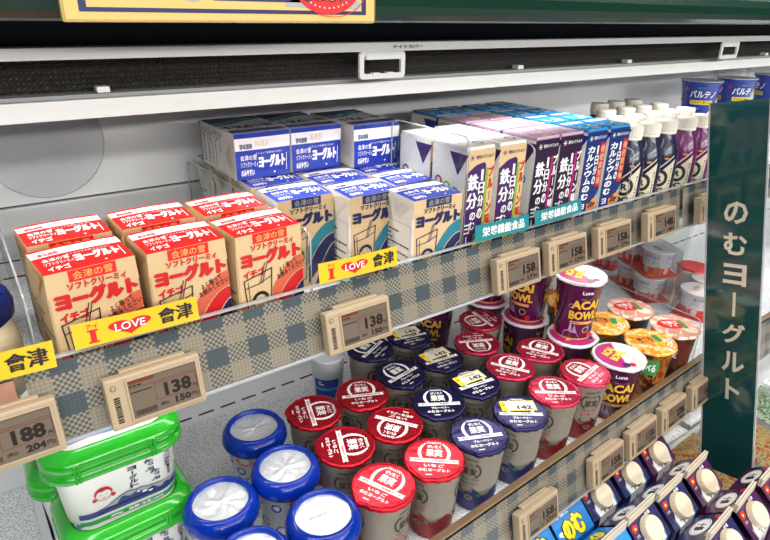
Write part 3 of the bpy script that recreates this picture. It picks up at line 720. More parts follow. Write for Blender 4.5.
# ------------------------------------------------------------------ slim drink cartons
def make_slim(kind):
    t = thing('slim_carton', '', 'carton'); w, d, h = 0.0225, 0.030, 0.157
    body, panel, top, side = {'cream': ('cream_carton', 'purple_carton', 'white_ink', 'white_carton'), 'plum': ('plum_carton', 'plum_carton', 'lilac_top', 'white_carton'), 'sea': ('deep_blue_carton', 'deep_blue_carton', 'sky_top', 'white_carton')}[kind]
    mb = MB(); mb.box(-w, w, -d, d, 0, h - .004, body, bev=0.0010)
    mb.box(-w + .0008, w - .0008, -d + .001, d - .001, h - .004, h, top, bev=0.0008)
    mb.build('carton_body', t)
    for s in (-1, 1):
        p = Print(plane((s * (w + .0001), 0, 0), (0, s, 0), (0, 0, 1)))
        p.rect(-d + .0005, .001, d - .0005, h - .004, side, 1)
        q = 'purple_carton' if kind != 'sea' else 'blue_label'
        p.poly([(d * .55 * -s - .016, h - .008), (d * .55 * -s + .016, h - .008), (d * .55 * -s, h - .034)], q, 2)
        for i, c in enumerate(('magenta_ink', 'olive_ink', 'cyan_ink')): p.disc(-.017 + .015 * i, h - .047 - .004 * i, .0065, c, 2, n=16); p.disc(-.017 + .015 * i, h - .047 - .004 * i, .004, 'white_ink', 3, n=12)
        p.lines(-.024, .01, .024, .085, 14, 'grey_ink', .35, 2, 4); p.build('side_print', t)
    p = Print(plane((0, 0, h), (1, 0, 0), (0, 1, 0)))
    p.rect(-w + .002, .010, w - .002, .020, 'white_ink', 1); p.rect(-w + .003, -.022, w - .004, -.002, {'cream': 'white_ink', 'plum': 'pale_pink', 'sea': 'cyan_ink'}[kind], 1)
    p.lines(-w + .005, -.020, w - .012, -.006, 3, {'cream': 'orange_ink', 'plum': 'magenta_ink', 'sea': 'white_ink'}[kind], .45, 2); p.arc(w * .45, -.012, .006, .0025, 0, 360, 'purple_carton' if kind == 'cream' else 'white_ink', 2); p.rect(-w * .3, -.026, w * .5, -.023, 'yellow_ink', 2)
    p.build('top_print', t)
    p = Print(plane((0, -d - .0001, 0), (1, 0, 0), (0, 0, 1)))
    ik = 'purple_carton' if kind == 'cream' else 'white_ink'; tx = 'white_ink' if kind != 'cream' else 'white_ink'
    for i in range(3): a = R_(60 * i); p.line([(-w * .62 - .0035 * math.cos(a), h - .0125 - .0035 * math.sin(a)), (-w * .62 + .0035 * math.cos(a), h - .0125 + .0035 * math.sin(a))], .0007, ik, 1)
    p.text('雪印メグミルク', -w * .35, h - .0145, w * .85, h - .0100, ik, .02)
    if kind == 'cream':
        pts = [(-w + .0008, .001), (w * .38, .001), (w * .38, h - .022), (w * .25, h - .019), (-w * .3, h - .021), (-w + .0008, h - .030)]
        p.poly(pts, panel, 1)
    if kind == 'sea':
        p.vtext('カルシウムのむ', -w * .82, .058, -w * .10, h - .022, tx, .04, 2)
        p.vtext('ヨーグルト', -w * .80, .006, -w * .35, .054, tx, .02, 2)
        p.rect(w * .42, .075, w * .92, h - .020, 'red_ink', 2); p.vtext('骨密度対策', w * .48, .078, w * .86, h - .023, 'cream_carton', .02, 3)
        p.vtext('1日分の', w * .02, .078, w * .36, h - .022, tx, .03, 2)
        p.rect(-w + .0008, .001, w - .0008, .010, 'green_ink', 2); p.poly([(-w * .2, .010), (w * .95, .010), (w * .95, .07), (w * .3, .05)], 'cyan_ink', 2); p.disc(w * .3, .018, .010, 'olive_ink', 3, n=18)
        p.poly([(-w * .1, .036), (w * .85, .044), (w * .85, .062), (-w * .1, .052)], 'orange_ink', 4); p.text('200mg', -w * .02, .042, w * .75, .056, 'navy_ink', .03, 5)
    else:
        p.vtext('鉄分', -w * .82, .082, -w * .12, h - .030, tx, .05, 2); p.vtext('のむ', -w * .55, .056, -w * .12, .080, tx, .03, 2); p.vtext('ヨーグル', -w * .86, .006, -w * .48, .066, tx, .02, 2)
        p.vtext('1日分の', -w * .04, .068, w * .34, h - .026, tx, .04, 2)
        st = 'olive_ink' if kind == 'cream' else 'magenta_ink'
        p.rect(w * .40, .058, w * .58, h - .026, st, 2); p.vtext('プルーン味', w * .60, .060, w * .96, h - .024, 'red_ink' if kind == 'cream' else 'white_ink', .05, 2)
        if kind == 'cream':
            p.poly([(-w * .3, .022), (w * .2, .022), (w * .95, .050), (w * .6, .060), (-w * .1, .050)], 'yellow_ink', 4); p.text('糖類·脂肪\nオフ', -w * .15, .028, w * .7, .052, 'green_ink', .03, 5, rot=10)
        else:
            p.disc(w * .25, .048, .0095, 'red_ink', 4, n=20); p.text('鉄分', w * .02, .044, w * .5, .053, 'white_ink', .02, 5)
            p.disc(w * .55, .022, .012, 'acai_purple', 3, n=20); p.disc(-w * .1, .016, .011, 'magenta_ink', 3, n=20); p.disc(w * .2, .034, .009, 'plum_carton', 4, n=16)
            p.rect(w * .3, .004, w * .9, .010, 'cream_carton', 5)
    p.build('front_print', t)
    return t
SL = {k: Proto(lambda k=k: make_slim(k)) for k in ('cream', 'plum', 'sea')}
desc = {'cream': 'cream and purple slim drink carton', 'plum': 'dark plum slim drink carton with pink top', 'sea': 'deep blue slim drink carton with sky blue top'}
grp = {'cream': 'cream slim drink cartons', 'plum': 'plum slim drink cartons', 'sea': 'blue slim drink cartons'}
ordn = ['front', 'second row', 'third row', 'rearmost']
cols = [('cream', 0.4855, (0.511, 0.576), 'nearest the blue labelled cartons'), ('cream', 0.5390, (0.511, 0.5755), 'next to the plum cartons'), ('plum', 0.6010, (0.511, 0.5745, 0.638), 'beside the cream cartons'),
        ('plum', 0.6490, (0.511, 0.5745, 0.638), 'beside the blue cartons'), ('sea', 0.7020, (0.511, 0.5745, 0.638, 0.7015), 'beside the plum cartons'), ('sea', 0.7540, (0.511, 0.5745, 0.638, 0.7015), 'beside the capped bottles')]
for kd, x, ys, where in cols:
    for i, y in enumerate(ys): SL[kd].put(f'{ordn[i]} {desc[kd]}, {where}', (x, y, F1 + .0018), random.uniform(-1.5, 1.5), grp[kd])
# two deep blue cartons behind the plum ones
SL['sea'].put('deep blue slim carton standing behind the plum cartons, cream side', (0.6010, 0.7015, F1 + .0018), 0, grp['sea'])
SL['sea'].put('deep blue slim carton standing behind the plum cartons, blue side', (0.6490, 0.7015, F1 + .0018), 1, grp['sea'])

# ------------------------------------------------------------------ capped drink bottles
def make_bottle(kind):
    t = thing('drink_bottle', '', 'bottle'); t.scale = (1, 1, 1.032); body = 'bottle_navy' if kind == 'navy' else 'bottle_purple'
    mb = MB(); mb.lathe([(.020, 0), (.0245, .002), (.0258, .008), (.0262, .045), (.0255, .087), (.0235, .099), (.0185, .112), (.0145, .120), (.0135, .129)], body, 36); mb.build('bottle_body', t)
    mb = MB(); n = 48; prof = [(.0152, .1275), (.0157, .1285), (.0157, .1405), (.0150, .1425), (.0128, .1430)]
    rs = []
    for i, (r, z) in enumerate(prof):
        rs.append([((r + (.00045 if (j % 2 and 0 < i < 3) else 0)) * math.cos(2 * math.pi * j / n), (r + (.00045 if (j % 2 and 0 < i < 3) else 0)) * math.sin(2 * math.pi * j / n), z) for j in range(n)])
    mb.rings(rs, 'bottle_cap', smooth=False)
    mb.lathe([(.0154, .1235), (.0158, .124), (.0158, .1268), (.0150, .1273)], 'bottle_cap', 32); mb.build('cap', t)
    for a0 in (-150, 30):
        p = Print(cone(.0264, 0, .0262, .09, a0)); n = 14
        up = [(-.024 + .048 * i / n, .026 + .062 * (i / n) ** .7) for i in range(n + 1)]
        p.mb.mesh([p.f(u, .003, 1) for u, v in up] + [p.f(u, v, 1) for u, v in up], [[i, i + 1, i + n + 2, i + n + 1] for i in range(n)], 'bottle_cream', True)
        p.mb.mesh([p.f(u - .003, v + .004, 1) for u, v in up] + [p.f(u - .003, v + .0065, 1) for u, v in up], [[i, i + 1, i + n + 2, i + n + 1] for i in range(n)], 'bottle_cream', True)
        p.arc(.003, .058, .0110, .0050, 0, 360, 'black_ink', 2, n=24); p.text('R', -.0015, .0535, .0075, .0625, 'black_ink', .05, 2)
        p.text('DC', -.008, .0345, .011, .0435, 'black_ink', .08, 2); p.text('のむヨーグルト', -.014, .0240, .017, .0320, 'black_ink', .06, 2); p.text('low', -.009, .011, .010, .021, 'black_ink', .08, 2)
        p.lines(.0195, .02, .0225, .075, 12, 'black_ink', .6, 2); p.text('ドリンク', -.021, .079, -.006, .085, 'white_ink', .04, 2); p.rect(.006, .0875, .013, .0900, 'orange_ink', 2)
        p.build('label', t)
    return t
BT = {k: Proto(lambda k=k: make_bottle(k)) for k in ('navy', 'purple')}
bx = [(0.820, .867, .914, .972, 1.020, 1.068), (.866, .912, .968, 1.018, 1.068), (.918, .975, 1.026, 1.08), (.98, 1.03, 1.085)]
for r, (y, xs) in enumerate(zip((0.505, 0.562, 0.620, 0.678), bx)):
    for i, x in enumerate(xs):
        k = 'navy' if x < .93 else 'purple'
        BT[k].put(f'{["first", "second", "third", "fourth"][i] if i < 4 else ["fifth", "sixth"][i - 4]} {k} labelled cream capped bottle from the slim cartons, {["front", "second", "third", "rearmost"][r]} row', (x, y, F1 + .0018), random.uniform(-6, 6), f'{k} labelled drink bottles')

# ------------------------------------------------------------------ blue rimmed cups (stacked, far end of upper shelf)
def make_bluecup():
    t = thing('tapered_cup', '', 'yogurt cup')
    mb = MB(); mb.lathe([(.029, 0), (.030, .001), (.0405, .066), (.0425, .0665), (.0425, .070)], 'blue_label', 40); mb.build('cup_body', t)
    mb = MB(); mb.lathe([(.0432, .0702), (.0438, .0708), (.0436, .0716), (.0415, .0717)], 'lid_white', 40); mb.build('lid', t)
    for a0 in (-140, -20, 100):
        p = Print(cone(.030, .001, .0405, .066, a0))
        p.text('パルテノ', -.026, .036, .026, .052, 'white_ink', .03); p.text('濃密ギリシャ', -.012, .055, .014, .0595, 'cyan_ink', .01)
        p.rect(-.024, .022, .024, .031, 'yellow_ink', 1, 8); p.text('たんぱく質10.2g', -.020, .0235, .020, .0295, 'navy_ink', .02, 2); p.lines(-.014, .012, .014, .017, 2, 'white_ink', .4)
        p.disc(-.033, .054, .004, 'red_ink', 1, n=12); p.build('label', t)
    return t
BC = Proto(make_bluecup)
for i, (x, y, lb) in enumerate([(1.375, 0.70, 'above the purple bottles'), (1.515, 0.69, 'right above the hanging sign'), (1.70, 0.69, 'at the frame edge above the sign')]):
    BC.put(f'blue greek yogurt cup topmost of its stack, {lb}', (x, y, F1 + .0018 + .096), 20 * i, 'blue greek yogurt cups')
    BC.put(f'blue greek yogurt cup under the topmost one, {lb}', (x, y, F1 + .0018 + .0245), 15 * i, 'blue greek yogurt cups')
mb = MB(); mb.box(1.30, 1.80, .63, .77, F1 + .0018, F1 + .026, 'shelf_enamel', bev=.002); o = mb.build('display_riser'); at(o, (0, 0, 0)); tag(o, 'low white riser under the blue greek yogurt cups', 'riser')

# ------------------------------------------------------------------ jar with blue lid at the frame edge
t = thing('lidded_jar', 'cream jar with stacked clear blue lids cut by the frame edge', 'jar', (-0.032, 0.520, F1 + .0018))
mb = MB(); mb.lathe([(.030, 0), (.037, .004), (.0385, .03), (.0375, .052), (.034, .066)], 'jar_cream', 40); mb.build('jar_body', t)
mb = MB(); mb.lathe([(.0345, .066), (.0385, .070), (.0395, .080), (.037, .088), (.032, .091), (.028, .088), (.026, .086)], 'blue_clear', 40); mb.build('lid', t)
mb = MB(); mb.lathe([(.0275, .0885), (.0275, .089)], 'foil', 32); mb.build('foil_seal', t)
t = thing('lidded_jar', 'blue lidded jar standing behind the nearest jar', 'jar', (-0.034, 0.605, F1 + .0018))
mb = MB(); mb.lathe([(.030, 0), (.037, .004), (.0385, .03), (.0375, .062), (.034, .076)], 'jar_cream', 40); mb.build('jar_body', t)
mb = MB(); mb.lathe([(.0345, .076), (.0385, .080), (.0395, .090), (.035, .102), (.026, .108), (.014, .112)], 'blue_clear', 40); mb.build('lid', t)

# ------------------------------------------------------------------ fruit drink cups with foil lids
def foil_lid(t, r, z, m, seed, tabw=.012):
    mb = MB(); n = 72; rr = random.Random(seed)
    def rad(j):
        a = 2 * math.pi * j / n; e = r + .0005 * math.sin(a * 17 + seed) + rr.uniform(-.0001, .0001)
        d = abs((a - R_(250) + math.pi) % (2 * math.pi) - math.pi)
        return e + (.0028 * math.exp(-(d / .16) ** 2))
    R0 = [rad(j) for j in range(n)]; w = [rr.uniform(-.0005, .0004) for _ in range(n)]
    ring = lambda s, dz, k=0: [(R0[j] * s * math.cos(2 * math.pi * j / n), R0[j] * s * math.sin(2 * math.pi * j / n), z + dz + w[j] * k) for j in range(n)]
    prof = [(1.0, -.0035, 1.0), (1.004, -.001, .8), (.985, .0006, .3), (.93, .0010, 0), (.90, .0003, 0), (.86, .0002, 0), (.4, .0003, 0), (.05, .0003, 0)]
    mb.rings([ring(*q) for q in prof], m, smooth=True, cap0=False); return mb.build('foil_lid', t)
def make_fruit(kind, sticker):
    t = thing('fruit_yogurt_cup', '', 'yogurt cup')
    band = 'cup_blue_band' if kind == 'navy' else 'cup_red_band'
    mb = MB(); mb.lathe([(.0245, 0), (.0262, .0015), (.0275, .022)], band, 40, cap1=False); mb.lathe([(.0275, .022), (.0330, .0955), (.0352, .097), (.0352, .0990), (.033, .0992)], 'cup_paper', 40, cap0=False); mb.build('cup_body', t)
    for a0 in (-128, -8, 112):
        p = Print(cone(.0262, .0015, .0330, .0955, a0))
        n = 10
        p.mb.mesh([p.f(-.031 + .062 * i / n, v, 1) for v in (.004, 0) for i in range(n + 1)] and
                  [p.f(-.031 + .062 * i / n, .004, 1) for i in range(n + 1)] + [p.f(-.031 + .062 * i / n, .034 + .006 * math.sin(i * 1.3), 1) for i in range(n + 1)],
                  [[i, i + 1, i + n + 2, i + n + 1] for i in range(n)], band, True)
        p.text('OHAYO', -.010, .085, .010, .0885, 'cup_text', .03); p.text('ぜいたく', -.009, .076, .009, .082, 'cup_text', .01); p.text('果実', -.009, .061, .009, .0735, 'cup_text', .02)
        p.arc(0, .070, .0135, .0022, 125, 235, 'cup_text', 1); p.arc(0, .070, .0135, .0022, -55, 55, 'cup_text', 1)
        p.text('のむヨーグルト', -.011, .053, .013, .0575, 'cup_text', .01); p.text('いちご' if kind != 'navy' else 'ブルーベリー', -.012, .046, .012, .0505, 'red_ink' if kind != 'navy' else 'navy_ink', .03)
        p.disc(-.002, .037, .011, 'cup_seal', 2, r2=.0055); p.text('果肉', -.009, .034, .005, .040, 'cup_paper', .01, 3); p.disc(.001, .024, .006, 'cup_paper', 3, r2=.0042, n=16); p.text('190g', -.003, .0225, .005, .0255, 'cup_text', .01, 4)
        p.disc(.014, .030, .003, 'green_ink', 3, n=10)
        p.lines(.022, .045, .030, .085, 9, 'grey_ink', .35, 1, 6); p.build('side_print', t)
    lm = {'red': 'lid_red', 'crimson': 'lid_crimson', 'navy': 'lid_navy'}[kind]
    foil_lid(t, .0362, .1012, lm, {'red': 1, 'crimson': 2, 'navy': 3}[kind])
    p = Print(plane((0, 0, .1016), (1, 0, 0), (0, 1, 0)))
    wi = 'white_ink'
    p.text('OHAYO', -.0085, .0245, .0085, .0280, wi, .05); p.text('ぜいたく', -.0085, .0165, .0085, .0225, wi, .03); p.text('果実', -.0095, .0025, .0095, .0150, wi, .05)
    for sx in (-1, 1):
        n = 16; out = []; inn = []
        for i in range(n + 1):
            q = R_(-62 + 124 * i / n); th = .0034 * math.cos((i / n - .5) * math.pi) ** .7 + .0002; j = .0007 * (i % 2)
            out.append((sx * (.0192 + j) * math.cos(q), .0090 + (.0192 + j) * math.sin(q))); inn.append((sx * (.0192 - th) * math.cos(q), .0090 + (.0192 - th) * math.sin(q)))
        p.poly(out + inn[::-1], wi, 1)
    p.poly([(-.029, -.0075), (.029, -.0075), (.0275, -.0045), (.029, -.0015), (-.029, -.0015), (-.0275, -.0045)], wi, 2)
    lmi = 'red_ink' if kind != 'navy' else 'navy_ink'
    p.text('果実たっぷり厳選素材使用', -.024, -.0060, .024, -.0030, lmi, .02, 3)
    p.text('いちご' if kind == 'red' else ('りんご' if kind == 'crimson' else 'ブルーベリー'), -.012, -.0150, .012, -.0100, wi, .03); p.text('のむヨーグルト', -.018, -.0225, .018, -.0170, wi, .03)
    p.lines(-.010, -.0285, .010, -.0255, 1, wi, .6); p.build('lid_print', t)
    if sticker:
        q = Print(plane((0, 0, .1021), (math.cos(R_(4)), math.sin(R_(4)), 0), (-math.sin(R_(4)), math.cos(R_(4)), 0)))
        q.rect(-.0235, .0015, .0235, .0230, 'yellow_ink', 1); q.rect(-.0160, .0035, .0220, .0210, 'sticker_white', 2); q.disc(-.0195, .0150, .0026, 'orange_ink', 2, n=14)
        q.text('10%引', -.008, .0145, .012, .0195, 'grey_ink', .03, 3); q.text('142', -.002, .0045, .018, .0125, 'black_ink', .04, 3); q.lines(-.015, .005, -.004, .0125, 3, 'grey_ink', .4, 3)
        o = q.build('discount_sticker', t); o['label'] = 'yellow and white discount sticker'
    return t
FR = {k: Proto(lambda k=k: make_fruit(*k)) for k in (('red', False), ('crimson', False), ('navy', False), ('navy', True))}
Z2 = F2 + .0018
cups = [('red', 0, .297, .402, -66, 'red foil lidded yogurt cup, front row beside the blue rimmed cups'), ('red', 0, .371, .403, -40, 'red foil lidded cup, front row beside the navy lidded cups'),
        ('red', 0, .297, .481, -112, 'red foil lidded cup, second row beside the blue rimmed cups'), ('red', 0, .3705, .480, 125, 'red foil lidded cup with upside down print, second row'),
        ('red', 0, .298, .559, -108, 'red foil lidded cup, third row beside the blue rimmed cups'), ('red', 0, .372, .557, -24, 'red foil lidded cup, third row beside the navy lidded cups'),
        ('navy', 0, .445, .404, -24, 'navy foil lidded cup, front row beside the red lidded cups'), ('navy', 1, .5215, .406, -36, 'navy foil lidded cup with yellow sticker in the front row'),
        ('navy', 0, .4460, .483, -30, 'navy foil lidded cup without sticker, second row'), ('navy', 1, .5185, .489, -8, 'navy foil lidded cup with yellow sticker in the second row'),
        ('navy', 0, .445, .566, 9, 'navy foil lidded cup without sticker, third row'), ('navy', 1, .519, .566, -6, 'navy foil lidded cup with yellow sticker in the third row'),
        ('navy', 0, .447, .648, 25, 'navy foil lidded cup under the price tag, rear row'), ('navy', 1, .522, .646, -12, 'navy foil lidded cup with yellow sticker in the rear row'),
        ('crimson', 0, .5975, .412, -36, 'crimson foil lidded cup, front row beside the navy lids'), ('crimson', 0, .5920, .490, -58, 'crimson foil lidded cup, second row beside the navy lids'),
        ('crimson', 0, .6720, .417, 10, 'crimson foil lidded cup, front row beside the dark purple cup'), ('crimson', 0, .6660, .4965, -60, 'crimson foil lidded cup, second row beside the purple stack'),
        ('crimson', 0, .598, .568, 155, 'crimson foil lidded cup, third row, print upside down'), ('crimson', 0, .656, .620, 82, 'crimson foil lidded cup, rear row in front of the purple cups')]
for k, s, x, y, rz, lb in cups: FR[(k, bool(s))].put(lb, (x, y, Z2), rz, f'{k} foil lidded yogurt cups')

# ------------------------------------------------------------------ blue rimmed domed cups
def make_domed():
    t = thing('domed_yogurt_cup', '', 'yogurt cup'); t.scale = (1, 1, 1.04)
    mb = MB(); mb.lathe([(.0255, 0), (.0275, .0015), (.0345, .086), (.036, .087)], 'blue_cup_body', 40); mb.build('cup_body', t)
    for a0 in (-128, -8, 112):
        p = Print(cone(.0275, .0015, .0345, .086, a0))
        for i, (u, v, r) in enumerate(((-.02, .03, .008), (.004, .022, .010), (.022, .038, .007), (-.006, .055, .006), (.018, .068, .006), (-.024, .066, .006))): p.disc(u, v, r, 'blue_label', 1, n=16); p.disc(u + .001, v + .001, r * .5, 'blue_cup_body', 2, n=12)
        p.rect(-.031, .002, .031, .012, 'blue_label', 1, 8); p.disc(0, .072, .010, 'red_ink', 3, r2=.006); p.text('生乳', -.006, .069, .006, .075, 'white_ink', .02, 4); p.text('ヨーグルト', -.012, .040, .014, .048, 'navy_ink', .03, 3); p.build('side_print', t)
    mb = MB(); n = 72
    prof = [(.0372, .0800), (.0402, .0815), (.0412, .0850), (.0410, .0890), (.0392, .0945), (.0352, .1000), (.0322, .1018), (.0306, .1012), (.0300, .0975), (.0296, .0960)]
    prof = [(r * .976, z) for r, z in prof]
    rs = [[((r + (.00035 if (j % 4 == 0 and 2 <= i <= 5) else 0)) * math.cos(2 * math.pi * j / n), (r + (.00035 if (j % 4 == 0 and 2 <= i <= 5) else 0)) * math.sin(2 * math.pi * j / n), z) for j in range(n)] for i, (r, z) in enumerate(prof)]
    mb.rings(rs, 'blue_rim', smooth=True, cap0=False, cap1=False); mb.build('lid_rim', t)
    rr = random.Random(5); mb = MB(); n = 28; rs = []
    for k, r in enumerate((.0296, .026, .021, .016, .010, .005, .0012)):
        rs.append([(r * math.cos(2 * math.pi * (j + .5 * (k % 2)) / n), r * math.sin(2 * math.pi * (j + .5 * (k % 2)) / n), .0962 + (rr.uniform(-.0016, .0016) if 0 < k else 0)) for j in range(n)])
    mb.rings(rs, 'foil', smooth=True, cap0=False); o = mb.build('foil_seal', t)
    p = Print(plane((0, 0, .0985), (1, 0, 0), (0, 1, 0))); 
    p.text('16.10.29', -.008, -.001, .010, .002, 'grey_ink', 0); p.build('date_print', t)
    return t
DM = Proto(make_domed)
for x, y, rz, lb in [(.2215, .404, 10, 'blue rimmed cup, front row beside the red lidded cups'), (.1410, .482, -25, 'blue rimmed cup, second row beside the green tubs'), (.2215, .4905, 35, 'blue rimmed cup, second row beside the red lidded cups'),
                     (.2205, .574, -10, 'blue rimmed cup, rear row standing on its own'), (.1400, .398, 60, 'blue rimmed cup, front row, mostly cut by the bottom frame edge')]:
    DM.put(lb, (x, y, Z2), rz, 'blue rimmed yogurt cups')

# ------------------------------------------------------------------ green lidded tubs
def rrect(w, d, r, z, n=8):
    P = []
    for cx, cy, a in ((w - r, -d + r, -90), (w - r, d - r, 0), (-w + r, d - r, 90), (-w + r, -d + r, 180)):
        for i in range(n + 1): P.append((cx + r * math.cos(R_(a + 90 * i / n)), cy + r * math.sin(R_(a + 90 * i / n)), z))
    return P
def make_tub():
    t = thing('yogurt_tub', '', 'yogurt tub')
    mb = MB(); mb.rings([rrect(.0520, .0385, .022, 0), rrect(.0545, .041, .024, .002), rrect(.0595, .0460, .026, .078), rrect(.0600, .0465, .026, .080)], 'tub_white', smooth=True); mb.build('tub_body', t)
    mb = MB()
    mb.rings([rrect(.0615, .0480, .026, .0655), rrect(.0660, .0525, .029, .0660), rrect(.0675, .0540, .030, .0685), rrect(.0675, .0540, .030, .0745), rrect(.0655, .0520, .029, .0752), rrect(.0650, .0515, .028, .0780), rrect(.0668, .0533, .029, .0785),
              rrect(.0665, .0530, .029, .0875), rrect(.0640, .0505, .028, .0905), rrect(.0590, .0455, .026, .0945), rrect(.0560, .0425, .024, .0972), rrect(.0540, .0405, .022, .0970), rrect(.0530, .0395, .022, .0945), rrect(.02, .015, .01, .0945)], 'tub_green', smooth=True, cap0=False)
    mb.build('lid', t)
    mb = MB()
    for sy in (-1, 1):
        for x in (-.040, -.0365, .030, .0335): mb.box(x - .0013, x + .0013, min(sy * .0515, sy * .0550), max(sy * .0515, sy * .0550), .0670, .0880, 'tub_green', bev=.0006)
    o = mb.build('lid_ribs', t); o['kind'] = 'stuff'
    p = Print(plane((0, 0, .0948), (1, 0, 0), (0, 1, 0)))
    p.poly([(x, y) for x, y, _ in rrect(.0515, .038, .020, 0)], 'tub_white', 1)
    p.poly([(-.050, -.030), (-.020, -.026), (.020, -.030), (.050, -.020), (.050, -.010), (.02, -.020), (-.02, -.016), (-.050, -.022)], 'tub_sky', 2); p.poly([(-.05, .000), (.00, .006), (.05, .000), (.0, .010)], 'tub_sky', 2); p.rect(-.02, .012, .03, .016, 'navy_ink', 2)
    p.text('ヨーグルト', -.03, .018, .03, .030, 'navy_ink', .03); p.build('lid_label', t)
    # printed wall: wraps round the front corners and leans outward with height
    def wall_f(u, v, k):
        q = (v - .002) / .076; W_, D_, R0 = .0545 + .005 * q, .041 + .005 * q, .024 + .002 * q
        o_ = EPS * k * 1.3 + .0002; st = W_ - R0
        if abs(u) <= st: return Vector((u, -D_ - o_, v))
        a = min(math.pi / 2, (abs(u) - st) / R0); s_ = 1 if u > 0 else -1; rest = max(0, abs(u) - st - R0 * math.pi / 2)
        return Vector((s_ * (st + (R0 + o_) * math.sin(a)), -(D_ - R0) - (R0 + o_) * math.cos(a) + rest, v))
    p = Print(wall_f)
    def wall_strip(top_, bot_, u0, u1, m, k, n=30):
        p.mb.mesh([p.f(u0 + (u1 - u0) * i / n, fn(u0 + (u1 - u0) * i / n), k) for fn in (bot_, top_) for i in range(n + 1)], [[i, i + 1, i + n + 2, i + n + 1] for i in range(n)], m, True)
    P0 = [(-.034, .0145), (-.020, .0175), (-.006, .0245), (.000, .0265), (.004, .0270), (.010, .0252), (.016, .0256), (.022, .0232), (.034, .0225), (.046, .0200), (.060, .0190)]
    def hz(u):
        for (a, b), (c, d) in zip(P0[:-1], P0[1:]):
            if a <= u <= c: return b + (d - b) * (u - a) / (c - a)
        return P0[0][1] if u < P0[0][0] else P0[-1][1]
    flat = lambda z: (lambda u: z)
    wall_strip(hz, flat(.0155), -.034, .058, 'grey_ink', 1); wall_strip(lambda u: hz(u) - .0045 - .0025 * math.sin(u * 420), flat(.0130), -.030, .058, 'tub_navy', 2)
    wall_strip(flat(.0160), flat(.0090), -.046, .060, 'tub_navy', 2); wall_strip(flat(.0052), flat(.0), -.046, .060, 'green_ink', 2)
    p.line([q for q in P0 if q[0] < .05], .0008, 'tub_navy', 3)
    p.disc(.018, .0185, .0026, 'tub_white', 4, r2=.0010); p.disc(.024, .0165, .0022, 'tub_white', 4, r2=.0011); p.disc(.012, .0215, .0018, 'tub_white', 4, r2=.0009)
    p.text('400g', -.018, .0010, -.006, .0042, 'white_ink', .02, 3); p.text('無糖 生乳100%', .000, .0010, .036, .0044, 'white_ink', .02, 3)
    c = (-.0200, .0355)                                      # small girl face in red line
    p.arc(c[0], c[1], .0080, .0022, 5, 175, 'red_ink', 3, ry=.0080); p.arc(c[0], c[1], .0078, .0007, 170, 370, 'red_ink', 3); p.poly([(c[0] - .0078, c[1] + .001), (c[0] - .004, c[1] + .0075), (c[0], c[1] + .0088), (c[0] + .004, c[1] + .0075), (c[0] + .0078, c[1] + .001), (c[0] + .004, c[1] + .0045), (c[0] - .001, c[1] + .0035), (c[0] - .004, c[1] + .0045)], 'red_ink', 3)
    for s_ in (-1, 1): p.disc(c[0] + s_ * .0088, c[1] - .0045, .0024, 'red_ink', 3, n=10); p.disc(c[0] + s_ * .0030, c[1] - .0002, .0006, 'red_ink', 4, n=6)
    p.arc(c[0], c[1] - .0035, .0018, .0005, 200, 340, 'red_ink', 4)
    p.vtext('ヨーグルト', .0050, .0285, .0140, .0575, 'navy_ink', .045, 2); p.vtext('たっぷ', .0215, .0420, .0310, .0585, 'navy_ink', .045, 2); p.vtext('たっぷ', .0260, .0265, .0355, .0430, 'navy_ink', .045, 2)
    p.vtext('べこの乳100', .0415, .0260, .0500, .0575, 'navy_ink', .03, 2); p.text('会津', .0430, .0580, .0490, .0605, 'navy_ink', 0, 2)
    p.build('front_print', t)
    p = Print(lambda u, v, k: Vector((-(.0545 + .005 * (v - .002) / .076) - EPS * k * 1.3 - .0003, -u, v)))
    p.lines(-.016, .024, .016, .060, 9, 'tub_sky', .4, 1, 3); p.rect(-.017, .0090, .017, .0120, 'tub_navy', 2); p.rect(-.017, .0, .017, .0052, 'green_ink', 2); p.build('side_print', t)
    return t
TB = Proto(make_tub)
TB.put('green lidded white tub with red girl face, topmost of the front stack', (.0590, .5690, Z2 + .0975), 0, 'green lidded yogurt tubs')
TB.put('green lidded tub at the bottom of the front stack', (.0590, .5640, Z2), 2, 'green lidded yogurt tubs')
TB.put('green lidded tub standing behind the front stack', (.0430, .6730, Z2), -2, 'green lidded yogurt tubs')

